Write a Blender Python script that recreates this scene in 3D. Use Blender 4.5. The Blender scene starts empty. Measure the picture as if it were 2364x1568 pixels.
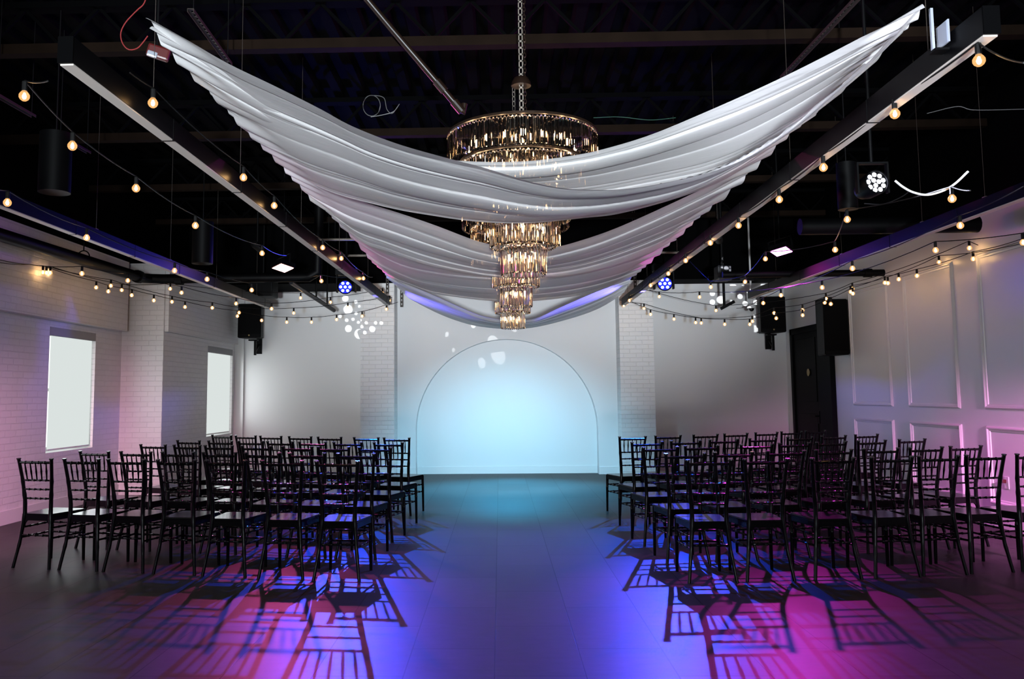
import bpy, bmesh, math, random
from mathutils import Vector, Matrix, Euler
random.seed(7)
SC = bpy.context.scene
COL = SC.collection

# ------------------------------------------------------------------ camera
FPX, CXP, CYP, CAMH = 1952.35, 1102.95, 734.29, 1.407
PITCH, YAW, ROLL = math.radians(5.1981), math.radians(-1.4242), math.radians(-0.5049)
_F = Vector((math.sin(YAW) * math.cos(PITCH), math.cos(YAW) * math.cos(PITCH), math.sin(PITCH)))
_R0 = Vector((math.cos(YAW), -math.sin(YAW), 0))
_U0 = _R0.cross(_F)
_R = _R0 * math.cos(ROLL) + _U0 * math.sin(ROLL)
_U = _U0 * math.cos(ROLL) - _R0 * math.sin(ROLL)
cam_data = bpy.data.cameras.new('camera')
cam = bpy.data.objects.new('camera', cam_data)
COL.objects.link(cam)
cam.location = (0, 0, CAMH)
cam.rotation_euler = Matrix((_R, _U, -_F)).transposed().to_euler()
cam_data.sensor_fit = 'HORIZONTAL'
cam_data.sensor_width = 36
cam_data.lens = FPX * 36 / 2364
cam_data.shift_x = (1182 - CXP) / 2364
cam_data.shift_y = (CYP - 784) / 2364
cam_data.clip_start = 0.05
cam_data.clip_end = 100
SC.camera = cam

# ------------------------------------------------------------------ world, exposure
world = bpy.data.worlds.new('world')
SC.world = world
world.use_nodes = True
world.node_tree.nodes['Background'].inputs[0].default_value = (0.5, 0.55, 0.65, 1)
world.node_tree.nodes['Background'].inputs[1].default_value = 0.015
SC.view_settings.view_transform = 'Standard'
SC.view_settings.look = 'None'
SC.view_settings.gamma = 1
SC.view_settings.use_curve_mapping = False
SC.view_settings.exposure = 0.0


def lamp(name, kind, loc, aim, power, color, **kw):
    d = bpy.data.lights.new(name, kind)
    o = bpy.data.objects.new(name, d)
    COL.objects.link(o)
    o.location = loc
    o.rotation_euler = (Vector(aim) - Vector(loc)).to_track_quat('-Z', 'Y').to_euler()
    d.energy = power
    d.color = color
    for k, v in kw.items():
        setattr(d, k, v)
    return o


# daylight of the entrance windows behind the camera
lamp('entrance_daylight', 'AREA', (-0.6, -9.0, 1.6), (0.2, 15, 2.0), 400, (0.84, 0.94, 1.0),
     shape='RECTANGLE', size=2.2, size_y=1.3)
# unseen spot added behind the camera to brighten the drapes from below
lamp('added_drape_fill', 'SPOT', (0.2, -6.0, 0.6), (0.2, 4.0, 4.1), 11500, (0.84, 0.93, 1.0),
     spot_size=math.radians(42), spot_blend=0.7, shadow_soft_size=0.25)
# daylight at the two brick-wall windows, plus two unseen lamps added for the drapes
for wy, wx, wp in ((10.93, -5.46, 14), (14.9, -4.84, 12), (7.0, -5.46, 24), (3.1, -5.46, 24)):
    lamp('window_daylight', 'AREA', (wx, wy, 1.5), (0, wy, 1.5), wp, (0.90, 0.97, 1.0), shape='RECTANGLE', size=1.4, size_y=1.1)

# ------------------------------------------------------------------ pixel rays (to place things at a chosen distance)
_C = Vector((0, 0, CAMH))


def ray(px, py):
    return _R * ((px - CXP) / FPX) + _U * (-(py - CYP) / FPX) + _F


def at_y(px, py, d):
    r = ray(px, py)
    return _C + r * (d / r.y)


def at_x(px, py, x):
    r = ray(px, py)
    return _C + r * (x / r.x)


def at_z(px, py, z):
    r = ray(px, py)
    return _C + r * ((z - CAMH) / r.z)


# ------------------------------------------------------------------ materials
def nmat(name):
    m = bpy.data.materials.new(name)
    m.use_nodes = True
    nt = m.node_tree
    b = nt.nodes['Principled BSDF']
    return m, nt, b


def pmat(name, col, rough=0.5, spec=0.5, metal=0.0, bump=0.0, bscale=60.0, vary=0.0, coat=0.0, emit=None, estr=0.0):
    m, nt, b = nmat(name)
    b.inputs['Base Color'].default_value = (*col, 1)
    b.inputs['Roughness'].default_value = rough
    b.inputs['Specular IOR Level'].default_value = spec
    b.inputs['Metallic'].default_value = metal
    b.inputs['Coat Weight'].default_value = coat
    if emit:
        b.inputs['Emission Color'].default_value = (*emit, 1)
        b.inputs['Emission Strength'].default_value = estr
    if bump or vary:
        tc = nt.nodes.new('ShaderNodeTexCoord')
        nz = nt.nodes.new('ShaderNodeTexNoise')
        nz.inputs['Scale'].default_value = bscale
        nz.inputs['Detail'].default_value = 4
        nt.links.new(tc.outputs['Object'], nz.inputs['Vector'])
        if bump:
            bp = nt.nodes.new('ShaderNodeBump')
            bp.inputs['Strength'].default_value = bump
            bp.inputs['Distance'].default_value = 0.01
            nt.links.new(nz.outputs['Fac'], bp.inputs['Height'])
            nt.links.new(bp.outputs['Normal'], b.inputs['Normal'])
        if vary:
            mx = nt.nodes.new('ShaderNodeMix')
            mx.data_type = 'RGBA'
            mx.inputs[6].default_value = (*[c * (1 - vary) for c in col], 1)
            mx.inputs[7].default_value = (*[min(1, c * (1 + vary)) for c in col], 1)
            nt.links.new(nz.outputs['Fac'], mx.inputs[0])
            nt.links.new(mx.outputs[2], b.inputs['Base Color'])
    return m


def emat(name, col, strength):
    m = bpy.data.materials.new(name)
    m.use_nodes = True
    nt = m.node_tree
    nt.nodes.clear()
    e = nt.nodes.new('ShaderNodeEmission')
    e.inputs[0].default_value = (*col, 1)
    e.inputs[1].default_value = strength
    o = nt.nodes.new('ShaderNodeOutputMaterial')
    nt.links.new(e.outputs[0], o.inputs[0])
    return m


def brick_mat(name, axis):
    """white painted brick; axis 'y' for walls running in depth, 'x' for walls facing the camera"""
    m, nt, b = nmat(name)
    b.inputs['Roughness'].default_value = 0.45
    b.inputs['Specular IOR Level'].default_value = 0.35
    tc = nt.nodes.new('ShaderNodeTexCoord')
    sp = nt.nodes.new('ShaderNodeSeparateXYZ')
    cb = nt.nodes.new('ShaderNodeCombineXYZ')
    nt.links.new(tc.outputs['Object'], sp.inputs[0])
    nt.links.new(sp.outputs['Y' if axis == 'y' else 'X'], cb.inputs[0])
    nt.links.new(sp.outputs['Z'], cb.inputs[1])
    br = nt.nodes.new('ShaderNodeTexBrick')
    br.inputs['Scale'].default_value = 1
    br.inputs['Brick Width'].default_value = 0.215
    br.inputs['Row Height'].default_value = 0.075
    br.inputs['Mortar Size'].default_value = 0.006
    br.inputs['Mortar Smooth'].default_value = 0.4
    br.inputs['Color1'].default_value = (0.74, 0.735, 0.73, 1)
    br.inputs['Color2'].default_value = (0.71, 0.705, 0.70, 1)
    br.inputs['Mortar'].default_value = (0.69, 0.685, 0.68, 1)
    nt.links.new(cb.outputs[0], br.inputs['Vector'])
    nt.links.new(br.outputs['Color'], b.inputs['Base Color'])
    nz = nt.nodes.new('ShaderNodeTexNoise')
    nz.inputs['Scale'].default_value = 14
    nz.inputs['Detail'].default_value = 5
    nt.links.new(tc.outputs['Object'], nz.inputs['Vector'])
    ma = nt.nodes.new('ShaderNodeMath')
    ma.operation = 'MULTIPLY_ADD'
    ma.inputs[1].default_value = -1.0
    nt.links.new(br.outputs['Fac'], ma.inputs[0])
    m2 = nt.nodes.new('ShaderNodeMath')
    m2.operation = 'MULTIPLY'
    m2.inputs[1].default_value = 0.9
    nt.links.new(nz.outputs['Fac'], m2.inputs[0])
    nt.links.new(m2.outputs[0], ma.inputs[2])
    bp = nt.nodes.new('ShaderNodeBump')
    bp.inputs['Strength'].default_value = 0.65
    bp.inputs['Distance'].default_value = 0.010
    nt.links.new(ma.outputs[0], bp.inputs['Height'])
    nt.links.new(bp.outputs['Normal'], b.inputs['Normal'])
    return m


TW, TL = 0.4596, 0.9184          # floor plank tiles
TX0 = at_z(1150, 1097, 0).x     # a long joint
TY0 = at_z(1160, 1365.7, 0).y   # a cross joint in the column right of it


def floor_mat():
    m, nt, b = nmat('dark_slate_tile')
    tc = nt.nodes.new('ShaderNodeTexCoord')
    sp = nt.nodes.new('ShaderNodeSeparateXYZ')
    nt.links.new(tc.outputs['Object'], sp.inputs[0])

    def add(sock, val):
        a = nt.nodes.new('ShaderNodeMath')
        a.operation = 'ADD'
        a.inputs[1].default_value = val
        nt.links.new(sock, a.inputs[0])
        return a.outputs[0]
    cb = nt.nodes.new('ShaderNodeCombineXYZ')
    nt.links.new(add(sp.outputs['Y'], -TY0 + 40 * TL), cb.inputs[0])
    nt.links.new(add(sp.outputs['X'], -TX0 + 41 * TW), cb.inputs[1])
    br = nt.nodes.new('ShaderNodeTexBrick')
    br.offset = 0.5
    br.offset_frequency = 2
    br.inputs['Scale'].default_value = 1
    br.inputs['Brick Width'].default_value = TL
    br.inputs['Row Height'].default_value = TW
    br.inputs['Mortar Size'].default_value = 0.003
    br.inputs['Mortar Smooth'].default_value = 0.1
    br.inputs['Color1'].default_value = (0.050, 0.046, 0.045, 1)
    br.inputs['Color2'].default_value = (0.039, 0.036, 0.035, 1)
    br.inputs['Mortar'].default_value = (0.006, 0.006, 0.006, 1)
    nt.links.new(cb.outputs[0], br.inputs['Vector'])
    mp = nt.nodes.new('ShaderNodeMapping')
    mp.inputs['Scale'].default_value = (2.2, 6.0, 1)
    nt.links.new(tc.outputs['Object'], mp.inputs['Vector'])
    nz = nt.nodes.new('ShaderNodeTexNoise')
    nz.inputs['Scale'].default_value = 3.0
    nz.inputs['Detail'].default_value = 8
    nz.inputs['Roughness'].default_value = 0.65
    nt.links.new(mp.outputs[0], nz.inputs['Vector'])
    mx = nt.nodes.new('ShaderNodeMix')
    mx.data_type = 'RGBA'
    mx.blend_type = 'MULTIPLY'
    mx.inputs[0].default_value = 0.8
    cr = nt.nodes.new('ShaderNodeValToRGB')
    cr.color_ramp.elements[0].position = 0.3
    cr.color_ramp.elements[0].color = (0.6, 0.6, 0.6, 1)
    cr.color_ramp.elements[1].position = 0.7
    cr.color_ramp.elements[1].color = (1.15, 1.15, 1.15, 1)
    nt.links.new(nz.outputs['Fac'], cr.inputs[0])
    nt.links.new(br.outputs['Color'], mx.inputs[6])
    nt.links.new(cr.outputs[0], mx.inputs[7])
    nt.links.new(mx.outputs[2], b.inputs['Base Color'])
    mr = nt.nodes.new('ShaderNodeMapRange')
    mr.inputs['To Min'].default_value = 0.36
    mr.inputs['To Max'].default_value = 0.48
    nt.links.new(nz.outputs['Fac'], mr.inputs[0])
    nt.links.new(mr.outputs[0], b.inputs['Roughness'])
    b.inputs['Specular IOR Level'].default_value = 0.045
    bp = nt.nodes.new('ShaderNodeBump')
    bp.inputs['Strength'].default_value = 0.25
    bp.inputs['Distance'].default_value = 0.004
    bp.invert = True
    nt.links.new(br.outputs['Fac'], bp.inputs['Height'])
    nt.links.new(bp.outputs['Normal'], b.inputs['Normal'])
    return m


def cloth_mat():
    m = bpy.data.materials.new('white_sheer_fabric')
    m.use_nodes = True
    nt = m.node_tree
    nt.nodes.clear()
    out = nt.nodes.new('ShaderNodeOutputMaterial')
    df = nt.nodes.new('ShaderNodeBsdfDiffuse')
    df.inputs[0].default_value = (0.80, 0.79, 0.785, 1)
    tl = nt.nodes.new('ShaderNodeBsdfTranslucent')
    tl.inputs[0].default_value = (0.8, 0.79, 0.78, 1)
    tr = nt.nodes.new('ShaderNodeBsdfTransparent')
    m1 = nt.nodes.new('ShaderNodeMixShader')
    m1.inputs[0].default_value = 0.4
    nt.links.new(df.outputs[0], m1.inputs[1])
    nt.links.new(tl.outputs[0], m1.inputs[2])
    m2 = nt.nodes.new('ShaderNodeMixShader')
    m2.inputs[0].default_value = 0.07
    nt.links.new(m1.outputs[0], m2.inputs[1])
    nt.links.new(tr.outputs[0], m2.inputs[2])
    nt.links.new(m2.outputs[0], out.inputs[0])
    tc = nt.nodes.new('ShaderNodeTexCoord')
    mp = nt.nodes.new('ShaderNodeMapping')
    mp.inputs['Scale'].default_value = (1.5, 30, 30)
    nt.links.new(tc.outputs['Object'], mp.inputs[0])
    nz = nt.nodes.new('ShaderNodeTexNoise')
    nz.inputs['Scale'].default_value = 1.2
    nz.inputs['Detail'].default_value = 3
    nt.links.new(mp.outputs[0], nz.inputs['Vector'])
    bp = nt.nodes.new('ShaderNodeBump')
    bp.inputs['Strength'].default_value = 0.07
    bp.inputs['Distance'].default_value = 0.02
    nt.links.new(nz.outputs['Fac'], bp.inputs['Height'])
    nt.links.new(bp.outputs['Normal'], df.inputs['Normal'])
    return m


def crystal_mat():
    m, nt, b = nmat('crystal')
    b.inputs['Base Color'].default_value = (1.0, 0.92, 0.83, 1)
    b.inputs['Roughness'].default_value = 0.06
    b.inputs['IOR'].default_value = 1.5
    b.inputs['Transmission Weight'].default_value = 1.0
    return m


def globe_mat():
    m = bpy.data.materials.new('amber_bulb_glass')
    m.use_nodes = True
    nt = m.node_tree
    nt.nodes.clear()
    out = nt.nodes.new('ShaderNodeOutputMaterial')
    tr = nt.nodes.new('ShaderNodeBsdfTransparent')
    tr.inputs[0].default_value = (1, 0.86, 0.66, 1)
    gl = nt.nodes.new('ShaderNodeBsdfGlossy')
    gl.inputs['Roughness'].default_value = 0.08
    em = nt.nodes.new('ShaderNodeEmission')
    em.inputs[0].default_value = (1.0, 0.52, 0.20, 1)
    em.inputs[1].default_value = 0.55
    m1 = nt.nodes.new('ShaderNodeMixShader')
    m1.inputs[0].default_value = 0.08
    nt.links.new(tr.outputs[0], m1.inputs[1])
    nt.links.new(gl.outputs[0], m1.inputs[2])
    ad = nt.nodes.new('ShaderNodeAddShader')
    nt.links.new(m1.outputs[0], ad.inputs[0])
    nt.links.new(em.outputs[0], ad.inputs[1])
    nt.links.new(ad.outputs[0], out.inputs[0])
    return m


M = dict(
    floor=floor_mat(),
    brick_y=brick_mat('painted_brick_side', 'y'),
    brick_x=brick_mat('painted_brick_front', 'x'),
    paint=pmat('white_wall_paint', (0.72, 0.715, 0.71), 0.55, 0.3, bump=0.05, bscale=40),
    paint_gloss=pmat('white_satin_paint', (0.72, 0.715, 0.71), 0.33, 0.45, bump=0.03, bscale=25),
    black_paint=pmat('black_ceiling_paint', (0.001, 0.001, 0.0012), 0.75, 0.02, bump=0.1, bscale=20),
    steel=pmat('rusty_brown_steel', (0.008, 0.0046, 0.003), 0.7, 0.03, vary=0.4, bscale=6),
    black_metal=pmat('black_metal', (0.0015, 0.0015, 0.0018), 0.5, 0.1),
    dark_metal=pmat('charcoal_metal', (0.012, 0.012, 0.015), 0.45, 0.35),
    pendant=pmat('graphite_pendant_body', (0.0015, 0.0015, 0.002), 0.38, 0.1),
    galv=pmat('pale_galvanised_steel', (0.22, 0.19, 0.16), 0.45, 0.5, metal=0.3, vary=0.2, bscale=12),
    strut=pmat('weathered_strut', (0.035, 0.028, 0.023), 0.5, 0.3, metal=0.2),
    diffuser=pmat('unlit_white_diffuser', (0.50, 0.45, 0.40), 0.5, 0.2),
    chair=pmat('black_gloss_resin', (0.003, 0.003, 0.0034), 0.16, 0.17),
    cloth=cloth_mat(),
    blind=emat('backlit_roller_blind', (0.90, 0.97, 0.95), 0.78),
    gap=emat('daylight_gap', (0.95, 1.0, 1.0), 1.5),
    cassette=pmat('grey_blind_cassette', (0.30, 0.30, 0.30), 0.5),
    crystal=crystal_mat(),
    bronze=pmat('dark_bronze', (0.05, 0.03, 0.02), 0.3, 0.5, metal=0.7),
    candle=emat('candle_bulb_glow', (1.0, 0.64, 0.34), 28),
    globe=globe_mat(),
    filament=emat('warm_filament', (1.0, 0.66, 0.34), 85),
    cord=pmat('black_cord', (0.004, 0.004, 0.004), 0.5, 0.2),
    door=pmat('black_door_paint', (0.0022, 0.0022, 0.0025), 0.5, 0.06),
    door2=pmat('charcoal_door_paint', (0.004, 0.005, 0.0055), 0.55, 0.06),
    brass=pmat('brass', (0.42, 0.32, 0.14), 0.35, 0.5, metal=0.8),
    grille=pmat('speaker_grille', (0.003, 0.003, 0.0034), 0.7, 0.08, bump=0.5, bscale=400),
    red=pmat('red_plastic', (0.06, 0.004, 0.004), 0.4),
    white_plastic=pmat('white_plastic', (0.7, 0.7, 0.69), 0.35),
    lens=pmat('clear_lens', (0.6, 0.65, 0.75), 0.1, 0.8, metal=0.6),
    blue_led=emat('blue_led', (0.22, 0.32, 1.0), 9),
    blue_glass=emat('blue_glowing_glass', (0.02, 0.03, 1.0), 1.2),
    white_led=emat('white_led', (0.85, 0.88, 1.0), 12),
    warm_flood=emat('pink_flood_lens', (1.0, 0.42, 0.36), 14),
    magenta_flood=emat('magenta_flood_lens', (1.0, 0.22, 0.95), 14),
    white_cable=pmat('white_cable', (0.11, 0.11, 0.11), 0.45),
    lit_cable=pmat('lit_white_cable', (0.8, 0.8, 0.8), 0.4),  # paler copy of the cable plastic, the par's brightness put into the colour
    red_cable=pmat('red_cable', (0.20, 0.02, 0.02), 0.45),
    green_cable=pmat('green_cable', (0.012, 0.06, 0.04), 0.45),
    copper=pmat('old_copper_pipe', (0.012, 0.006, 0.004), 0.35, 0.3, metal=0.0, vary=0.4, bscale=9),
)


# ------------------------------------------------------------------ mesh helper
class MB:
    def __init__(self):
        self.bm = bmesh.new()

    def box(self, c, s, rot=None, bevel=0.0):
        r = bmesh.ops.create_cube(self.bm, size=1)
        vs = r['verts']
        mat = Matrix.Translation(Vector(c))
        if rot is not None:
            mat = mat @ (rot.to_matrix().to_4x4() if isinstance(rot, Euler) else rot.to_4x4())
        mat = mat @ Matrix.Diagonal((*s, 1))
        bmesh.ops.transform(self.bm, matrix=mat, verts=vs)
        if bevel:
            es = list({e for v in vs for e in v.link_edges})
            bmesh.ops.bevel(self.bm, geom=es, offset=bevel, segments=2, affect='EDGES', profile=0.6)
        return self

    def bar(self, a, b, w, h, up=Vector((0, 0, 1))):
        a, b = Vector(a), Vector(b)
        d = b - a
        y = d.normalized()
        x = y.cross(up)
        if x.length < 1e-4:
            x = Vector((1, 0, 0))
        x.normalize()
        z = x.cross(y)
        rot = Matrix((x, y, z)).transposed()
        return self.box((a + b) / 2, (w, d.length, h), rot)

    def tube(self, pts, rad, seg=8, caps=True):
        pts = [Vector(p) for p in pts]
        n = len(pts)
        rads = rad if isinstance(rad, (list, tuple)) else [rad] * n
        rings = []
        prev = None
        for i, p in enumerate(pts):
            if i == 0:
                t = pts[1] - pts[0]
            elif i == n - 1:
                t = pts[-1] - pts[-2]
            else:
                t = (pts[i + 1] - pts[i]).normalized() + (pts[i] - pts[i - 1]).normalized()
            t.normalize()
            if prev is None:
                ref = Vector((0, 0, 1)) if abs(t.z) < 0.9 else Vector((0, 1, 0))
                x = t.cross(ref).normalized()
            else:
                x = (prev - t * prev.dot(t)).normalized()
            prev = x
            y = t.cross(x)
            rings.append([self.bm.verts.new(p + (x * math.cos(2 * math.pi * k / seg) + y * math.sin(2 * math.pi * k / seg)) * rads[i]) for k in range(seg)])
        for a, b in zip(rings, rings[1:]):
            for k in range(seg):
                self.bm.faces.new((a[k], a[(k + 1) % seg], b[(k + 1) % seg], b[k]))
        if caps:
            self.bm.faces.new(rings[0][::-1])
            self.bm.faces.new(rings[-1])
        return self

    def lathe(self, prof, c=(0, 0, 0), seg=24, rot=None):
        c = Vector(c)
        rings = []
        for r, z in prof:
            ring = []
            for k in range(seg):
                v = Vector((r * math.cos(2 * math.pi * k / seg), r * math.sin(2 * math.pi * k / seg), z))
                if rot is not None:
                    v = rot @ v
                ring.append(self.bm.verts.new(c + v))
            rings.append(ring)
        for a, b in zip(rings, rings[1:]):
            for k in range(seg):
                self.bm.faces.new((a[k], a[(k + 1) % seg], b[(k + 1) % seg], b[k]))
        if prof[0][0] > 1e-5:
            self.bm.faces.new(rings[0][::-1])
        if prof[-1][0] > 1e-5:
            self.bm.faces.new(rings[-1])
        return self

    def sphere(self, c, r, sx=1, sy=1, sz=1, u=16, v=10):
        res = bmesh.ops.create_uvsphere(self.bm, u_segments=u, v_segments=v, radius=r)
        bmesh.ops.transform(self.bm, matrix=Matrix.Translation(Vector(c)) @ Matrix.Diagonal((sx, sy, sz, 1)), verts=res['verts'])
        return self

    def quad(self, *pts):
        self.bm.faces.new([self.bm.verts.new(Vector(p)) for p in pts])
        return self

    def prism(self, poly, axis, a, b):
        """extrude a 2D polygon along axis ('x','y','z') from a to b"""
        def mk(p, t):
            return {'x': (t, p[0], p[1]), 'y': (p[0], t, p[1]), 'z': (p[0], p[1], t)}[axis]
        A = [self.bm.verts.new(mk(p, a)) for p in poly]
        B = [self.bm.verts.new(mk(p, b)) for p in poly]
        n = len(poly)
        self.bm.faces.new(A[::-1])
        self.bm.faces.new(B)
        for i in range(n):
            self.bm.faces.new((A[i], A[(i + 1) % n], B[(i + 1) % n], B[i]))
        return self

    def build(self, name, mat, parent=None, smooth=False, **props):
        bmesh.ops.recalc_face_normals(self.bm, faces=self.bm.faces)
        me = bpy.data.meshes.new(name)
        self.bm.to_mesh(me)
        self.bm.free()
        if smooth:
            me.polygons.foreach_set('use_smooth', [True] * len(me.polygons))
            try:
                me.set_sharp_from_angle(angle=math.radians(40))
            except Exception:
                pass
        me.materials.append(mat)
        o = bpy.data.objects.new(name, me)
        COL.objects.link(o)
        if parent:
            o.parent = parent
        for k, v in props.items():
            o[k] = v
        return o


def tag(o, label, cat, group=None):
    o['label'] = label
    o['category'] = cat
    if group:
        o['group'] = group
    return o


def thing(name, label, cat, loc=(0, 0, 0), rz=0, group=None):
    o = bpy.data.objects.new(name, None)
    COL.objects.link(o)
    o.location = loc
    o.rotation_euler = (0, 0, rz)
    return tag(o, label, cat, group)


def struct(mb, name, mat, parent=None, **kw):
    return mb.build(name, mat, parent, kind='structure', **kw)


def dup(root, loc, rz, label):
    def cp(o, par):
        c = o.copy()
        COL.objects.link(c)
        c.parent = par
        for ch in o.children:
            cp(ch, c)
        return c
    r = cp(root, None)
    r.location = loc
    r.rotation_euler = (0, 0, rz)
    r['label'] = label
    return r


def catmull(pts, n):
    """resample a polyline of Vectors smoothly into n points, by arc length"""
    P = [pts[0] * 2 - pts[1]] + list(pts) + [pts[-1] * 2 - pts[-2]]
    dense = []
    for i in range(1, len(P) - 2):
        for k in range(12):
            t = k / 12
            p0, p1, p2, p3 = P[i - 1], P[i], P[i + 1], P[i + 2]
            dense.append(0.5 * ((2 * p1) + (p2 - p0) * t + (2 * p0 - 5 * p1 + 4 * p2 - p3) * t * t + (3 * p1 - p0 - 3 * p2 + p3) * t ** 3))
    dense.append(pts[-1])
    L = [0]
    for a, b in zip(dense, dense[1:]):
        L.append(L[-1] + (b - a).length)
    out = []
    j = 0
    for k in range(n):
        s = L[-1] * k / (n - 1)
        while j < len(L) - 2 and L[j + 1] < s:
            j += 1
        f = (s - L[j]) / max(1e-9, L[j + 1] - L[j])
        out.append(dense[j].lerp(dense[j + 1], min(1, f)))
    return out


# ================================================================== ROOM SHELL
XL, XR = -5.57, 5.135
XLB = -4.945                 # inner face of the second stretch of the window wall
YS = 12.33                   # where that wall steps in
YB, YBR = 15.75, 15.25        # plain back wall, window side and door side
YP, YN, YPI = 15.1, 15.34, 14.65     # arch panel, niche, brick piers
ZW, ZC = 3.40, 4.6           # top of the white paint, ceiling deck
YF = -9.6

struct(MB().box((0, (YF + 16.6) / 2, -0.05), (11.9, 16.6 - YF, 0.1)), 'floor', M['floor'])
# ceiling: corrugated steel deck with flutes running in depth
mb = MB()
x = -5.8
prof = []
while x < 5.6:
    prof += [(x, ZC), (x + 0.09, ZC), (x + 0.12, ZC + 0.07), (x + 0.21, ZC + 0.07)]
    x += 0.24
prof += [(5.65, ZC), (5.65, ZC + 0.2), (-5.8, ZC + 0.2)]
mb.prism(prof, 'y', YF, 16.6)
struct(mb, 'ceiling', M['black_paint'])

# window wall, first stretch: upper band stands proud of the recessed lower brick
W1 = (10.33, 11.53, 0.74, 2.30)
W2 = (14.24, 15.57, 0.745, 2.28)
WT = 0.34


def wall_with_window(xf, y0, y1, z1, win):
    a, b, c, d = win
    m = MB()
    for (ya, yb, za, zb) in ((y0, a, 0, z1), (b, y1, 0, z1), (a, b, 0, c), (a, b, d, z1)):
        m.box((xf - WT / 2, (ya + yb) / 2, (za + zb) / 2), (WT, yb - ya, zb - za))
    return m


mb = wall_with_window(XL, YF, YS, 2.40, W1)
mb.box((XL + 0.13 - WT / 2, (YF + 12.22) / 2, (2.38 + ZW) / 2), (WT, 12.22 - YF, ZW - 2.38))
struct(mb, 'wall_left', M['brick_y'])
mb = wall_with_window(XLB, YS + 0.02, YB + 0.1, 2.40, W2)
mb.box((XLB + 0.06 - WT / 2, (YS + 0.02 + 15.70) / 2, (2.38 + ZW) / 2), (WT, 15.70 - YS - 0.02, ZW - 2.38))
struct(mb, 'wall_left', M['brick_y'])
# the step that faces the camera
struct(MB().box(((XL - 0.2 + XLB - 0.002) / 2, YS + 0.12, ZW / 2), (XLB - XL + 0.2, 0.24, ZW)), 'trim_1', M['brick_x'])
# black band above the white paint
mb = MB()
mb.box((-5.7, (YF + 16.6) / 2, (ZW + ZC) / 2 + 0.1), (0.5, 16.6 - YF, ZC - ZW + 0.2))
struct(mb, 'wall_left', M['black_paint'])
struct(MB().box((0, 15.35, (3.37 + ZC) / 2 + 0.1), (11.4, 1.5, ZC - 3.37 + 0.2)), 'wall_back', M['black_paint'])
struct(MB().box((XR + 0.16, (YF + 16.6) / 2, (3.34 + ZC) / 2 + 0.1), (0.34, 16.6 - YF, ZC - 3.34 + 0.2)), 'wall_right', M['black_paint'])

# back wall, plain painted stretches
struct(MB().box(((XLB - 0.3 - 1.9) / 2, YB + 0.1, 1.70), (XLB * -1 + 0.3 - 1.9, 0.2, 3.40)), 'wall_back', M['paint'])
struct(MB().box(((XR + 0.2 + 2.1) / 2, YBR + 0.1, 1.70), (XR + 0.2 - 2.1, 0.2, 3.40)), 'wall_back', M['paint'])
struct(MB().box((XLB + 0.085, YB - 0.03, 1.70), (0.17, 0.06, 3.38)), 'trim_30', M['paint'])
# brick piers
struct(MB().box((-2.115, (YPI + YB) / 2 + 0.02, 1.70), (0.59, YB - YPI + 0.04, 3.39)), 'trim_2', M['brick_x'])
struct(MB().box((2.377, (YPI + YB) / 2 + 0.02, 1.70), (0.585, YB - YPI + 0.04, 3.39)), 'trim_3', M['brick_x'])
# arch panel with a shallow arched niche
ACX, AR, ASP = 0.12, 1.615, 0.782
mb = MB()
bm = mb.bm
NA = 48
inner = [(ACX + AR, 0.0)] + [(ACX + AR * math.cos(math.pi * k / NA), ASP + AR * math.sin(math.pi * k / NA)) for k in range(NA + 1)] + [(ACX - AR, 0.0)]
PX0, PX1, PZ = -1.825, 2.09, 3.4


def outer(p):
    dx, dz = p[0] - ACX, p[1] - ASP
    if p[1] <= ASP:
        return (PX1 if dx > 0 else PX0, p[1])
    cands = []
    if dx > 1e-6:
        cands.append((PX1 - ACX) / dx)
    if dx < -1e-6:
        cands.append((PX0 - ACX) / dx)
    if dz > 1e-6:
        cands.append((PZ - ASP) / dz)
    t = min(cands)
    return (ACX + dx * t, ASP + dz * t)


outr = [outer(p) for p in inner]
for i in range(len(inner) - 1):
    a, b, c, d = inner[i], inner[i + 1], outr[i + 1], outr[i]
    bm.faces.new([bm.verts.new((q[0], YP, q[1])) for q in (a, b, c, d)])
    if abs(c[0] - d[0]) > 0.01 and abs(c[1] - d[1]) > 0.01:      # fill the corner
        k = (c[0] if abs(c[0] - PX0) < 1e-3 or abs(c[0] - PX1) < 1e-3 else d[0], PZ)
        bm.faces.new([bm.verts.new((q[0], YP, q[1])) for q in (d, c, k)])
    bm.faces.new([bm.verts.new(q) for q in ((a[0], YP, a[1]), (b[0], YP, b[1]), (b[0], YN, b[1]), (a[0], YN, a[1]))])
bmesh.ops.remove_doubles(bm, verts=bm.verts, dist=1e-4)
struct(mb, 'wall_back', M['paint'])
struct(MB().box((ACX, YN + 0.06, 1.72), (4.0, 0.12, 3.45)), 'wall_back', M['paint'])
struct(MB().box((ACX, YN - 0.008, 0.065), (2 * AR - 0.01, 0.016, 0.13)), 'baseboard_back', M['paint_gloss'])
for (a, b) in ((PX0, ACX - AR), (ACX + AR, PX1)):
    struct(MB().box(((a + b) / 2, YP - 0.008, 0.065), (abs(b - a), 0.016, 0.13)), 'baseboard_back', M['paint_gloss'])

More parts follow.
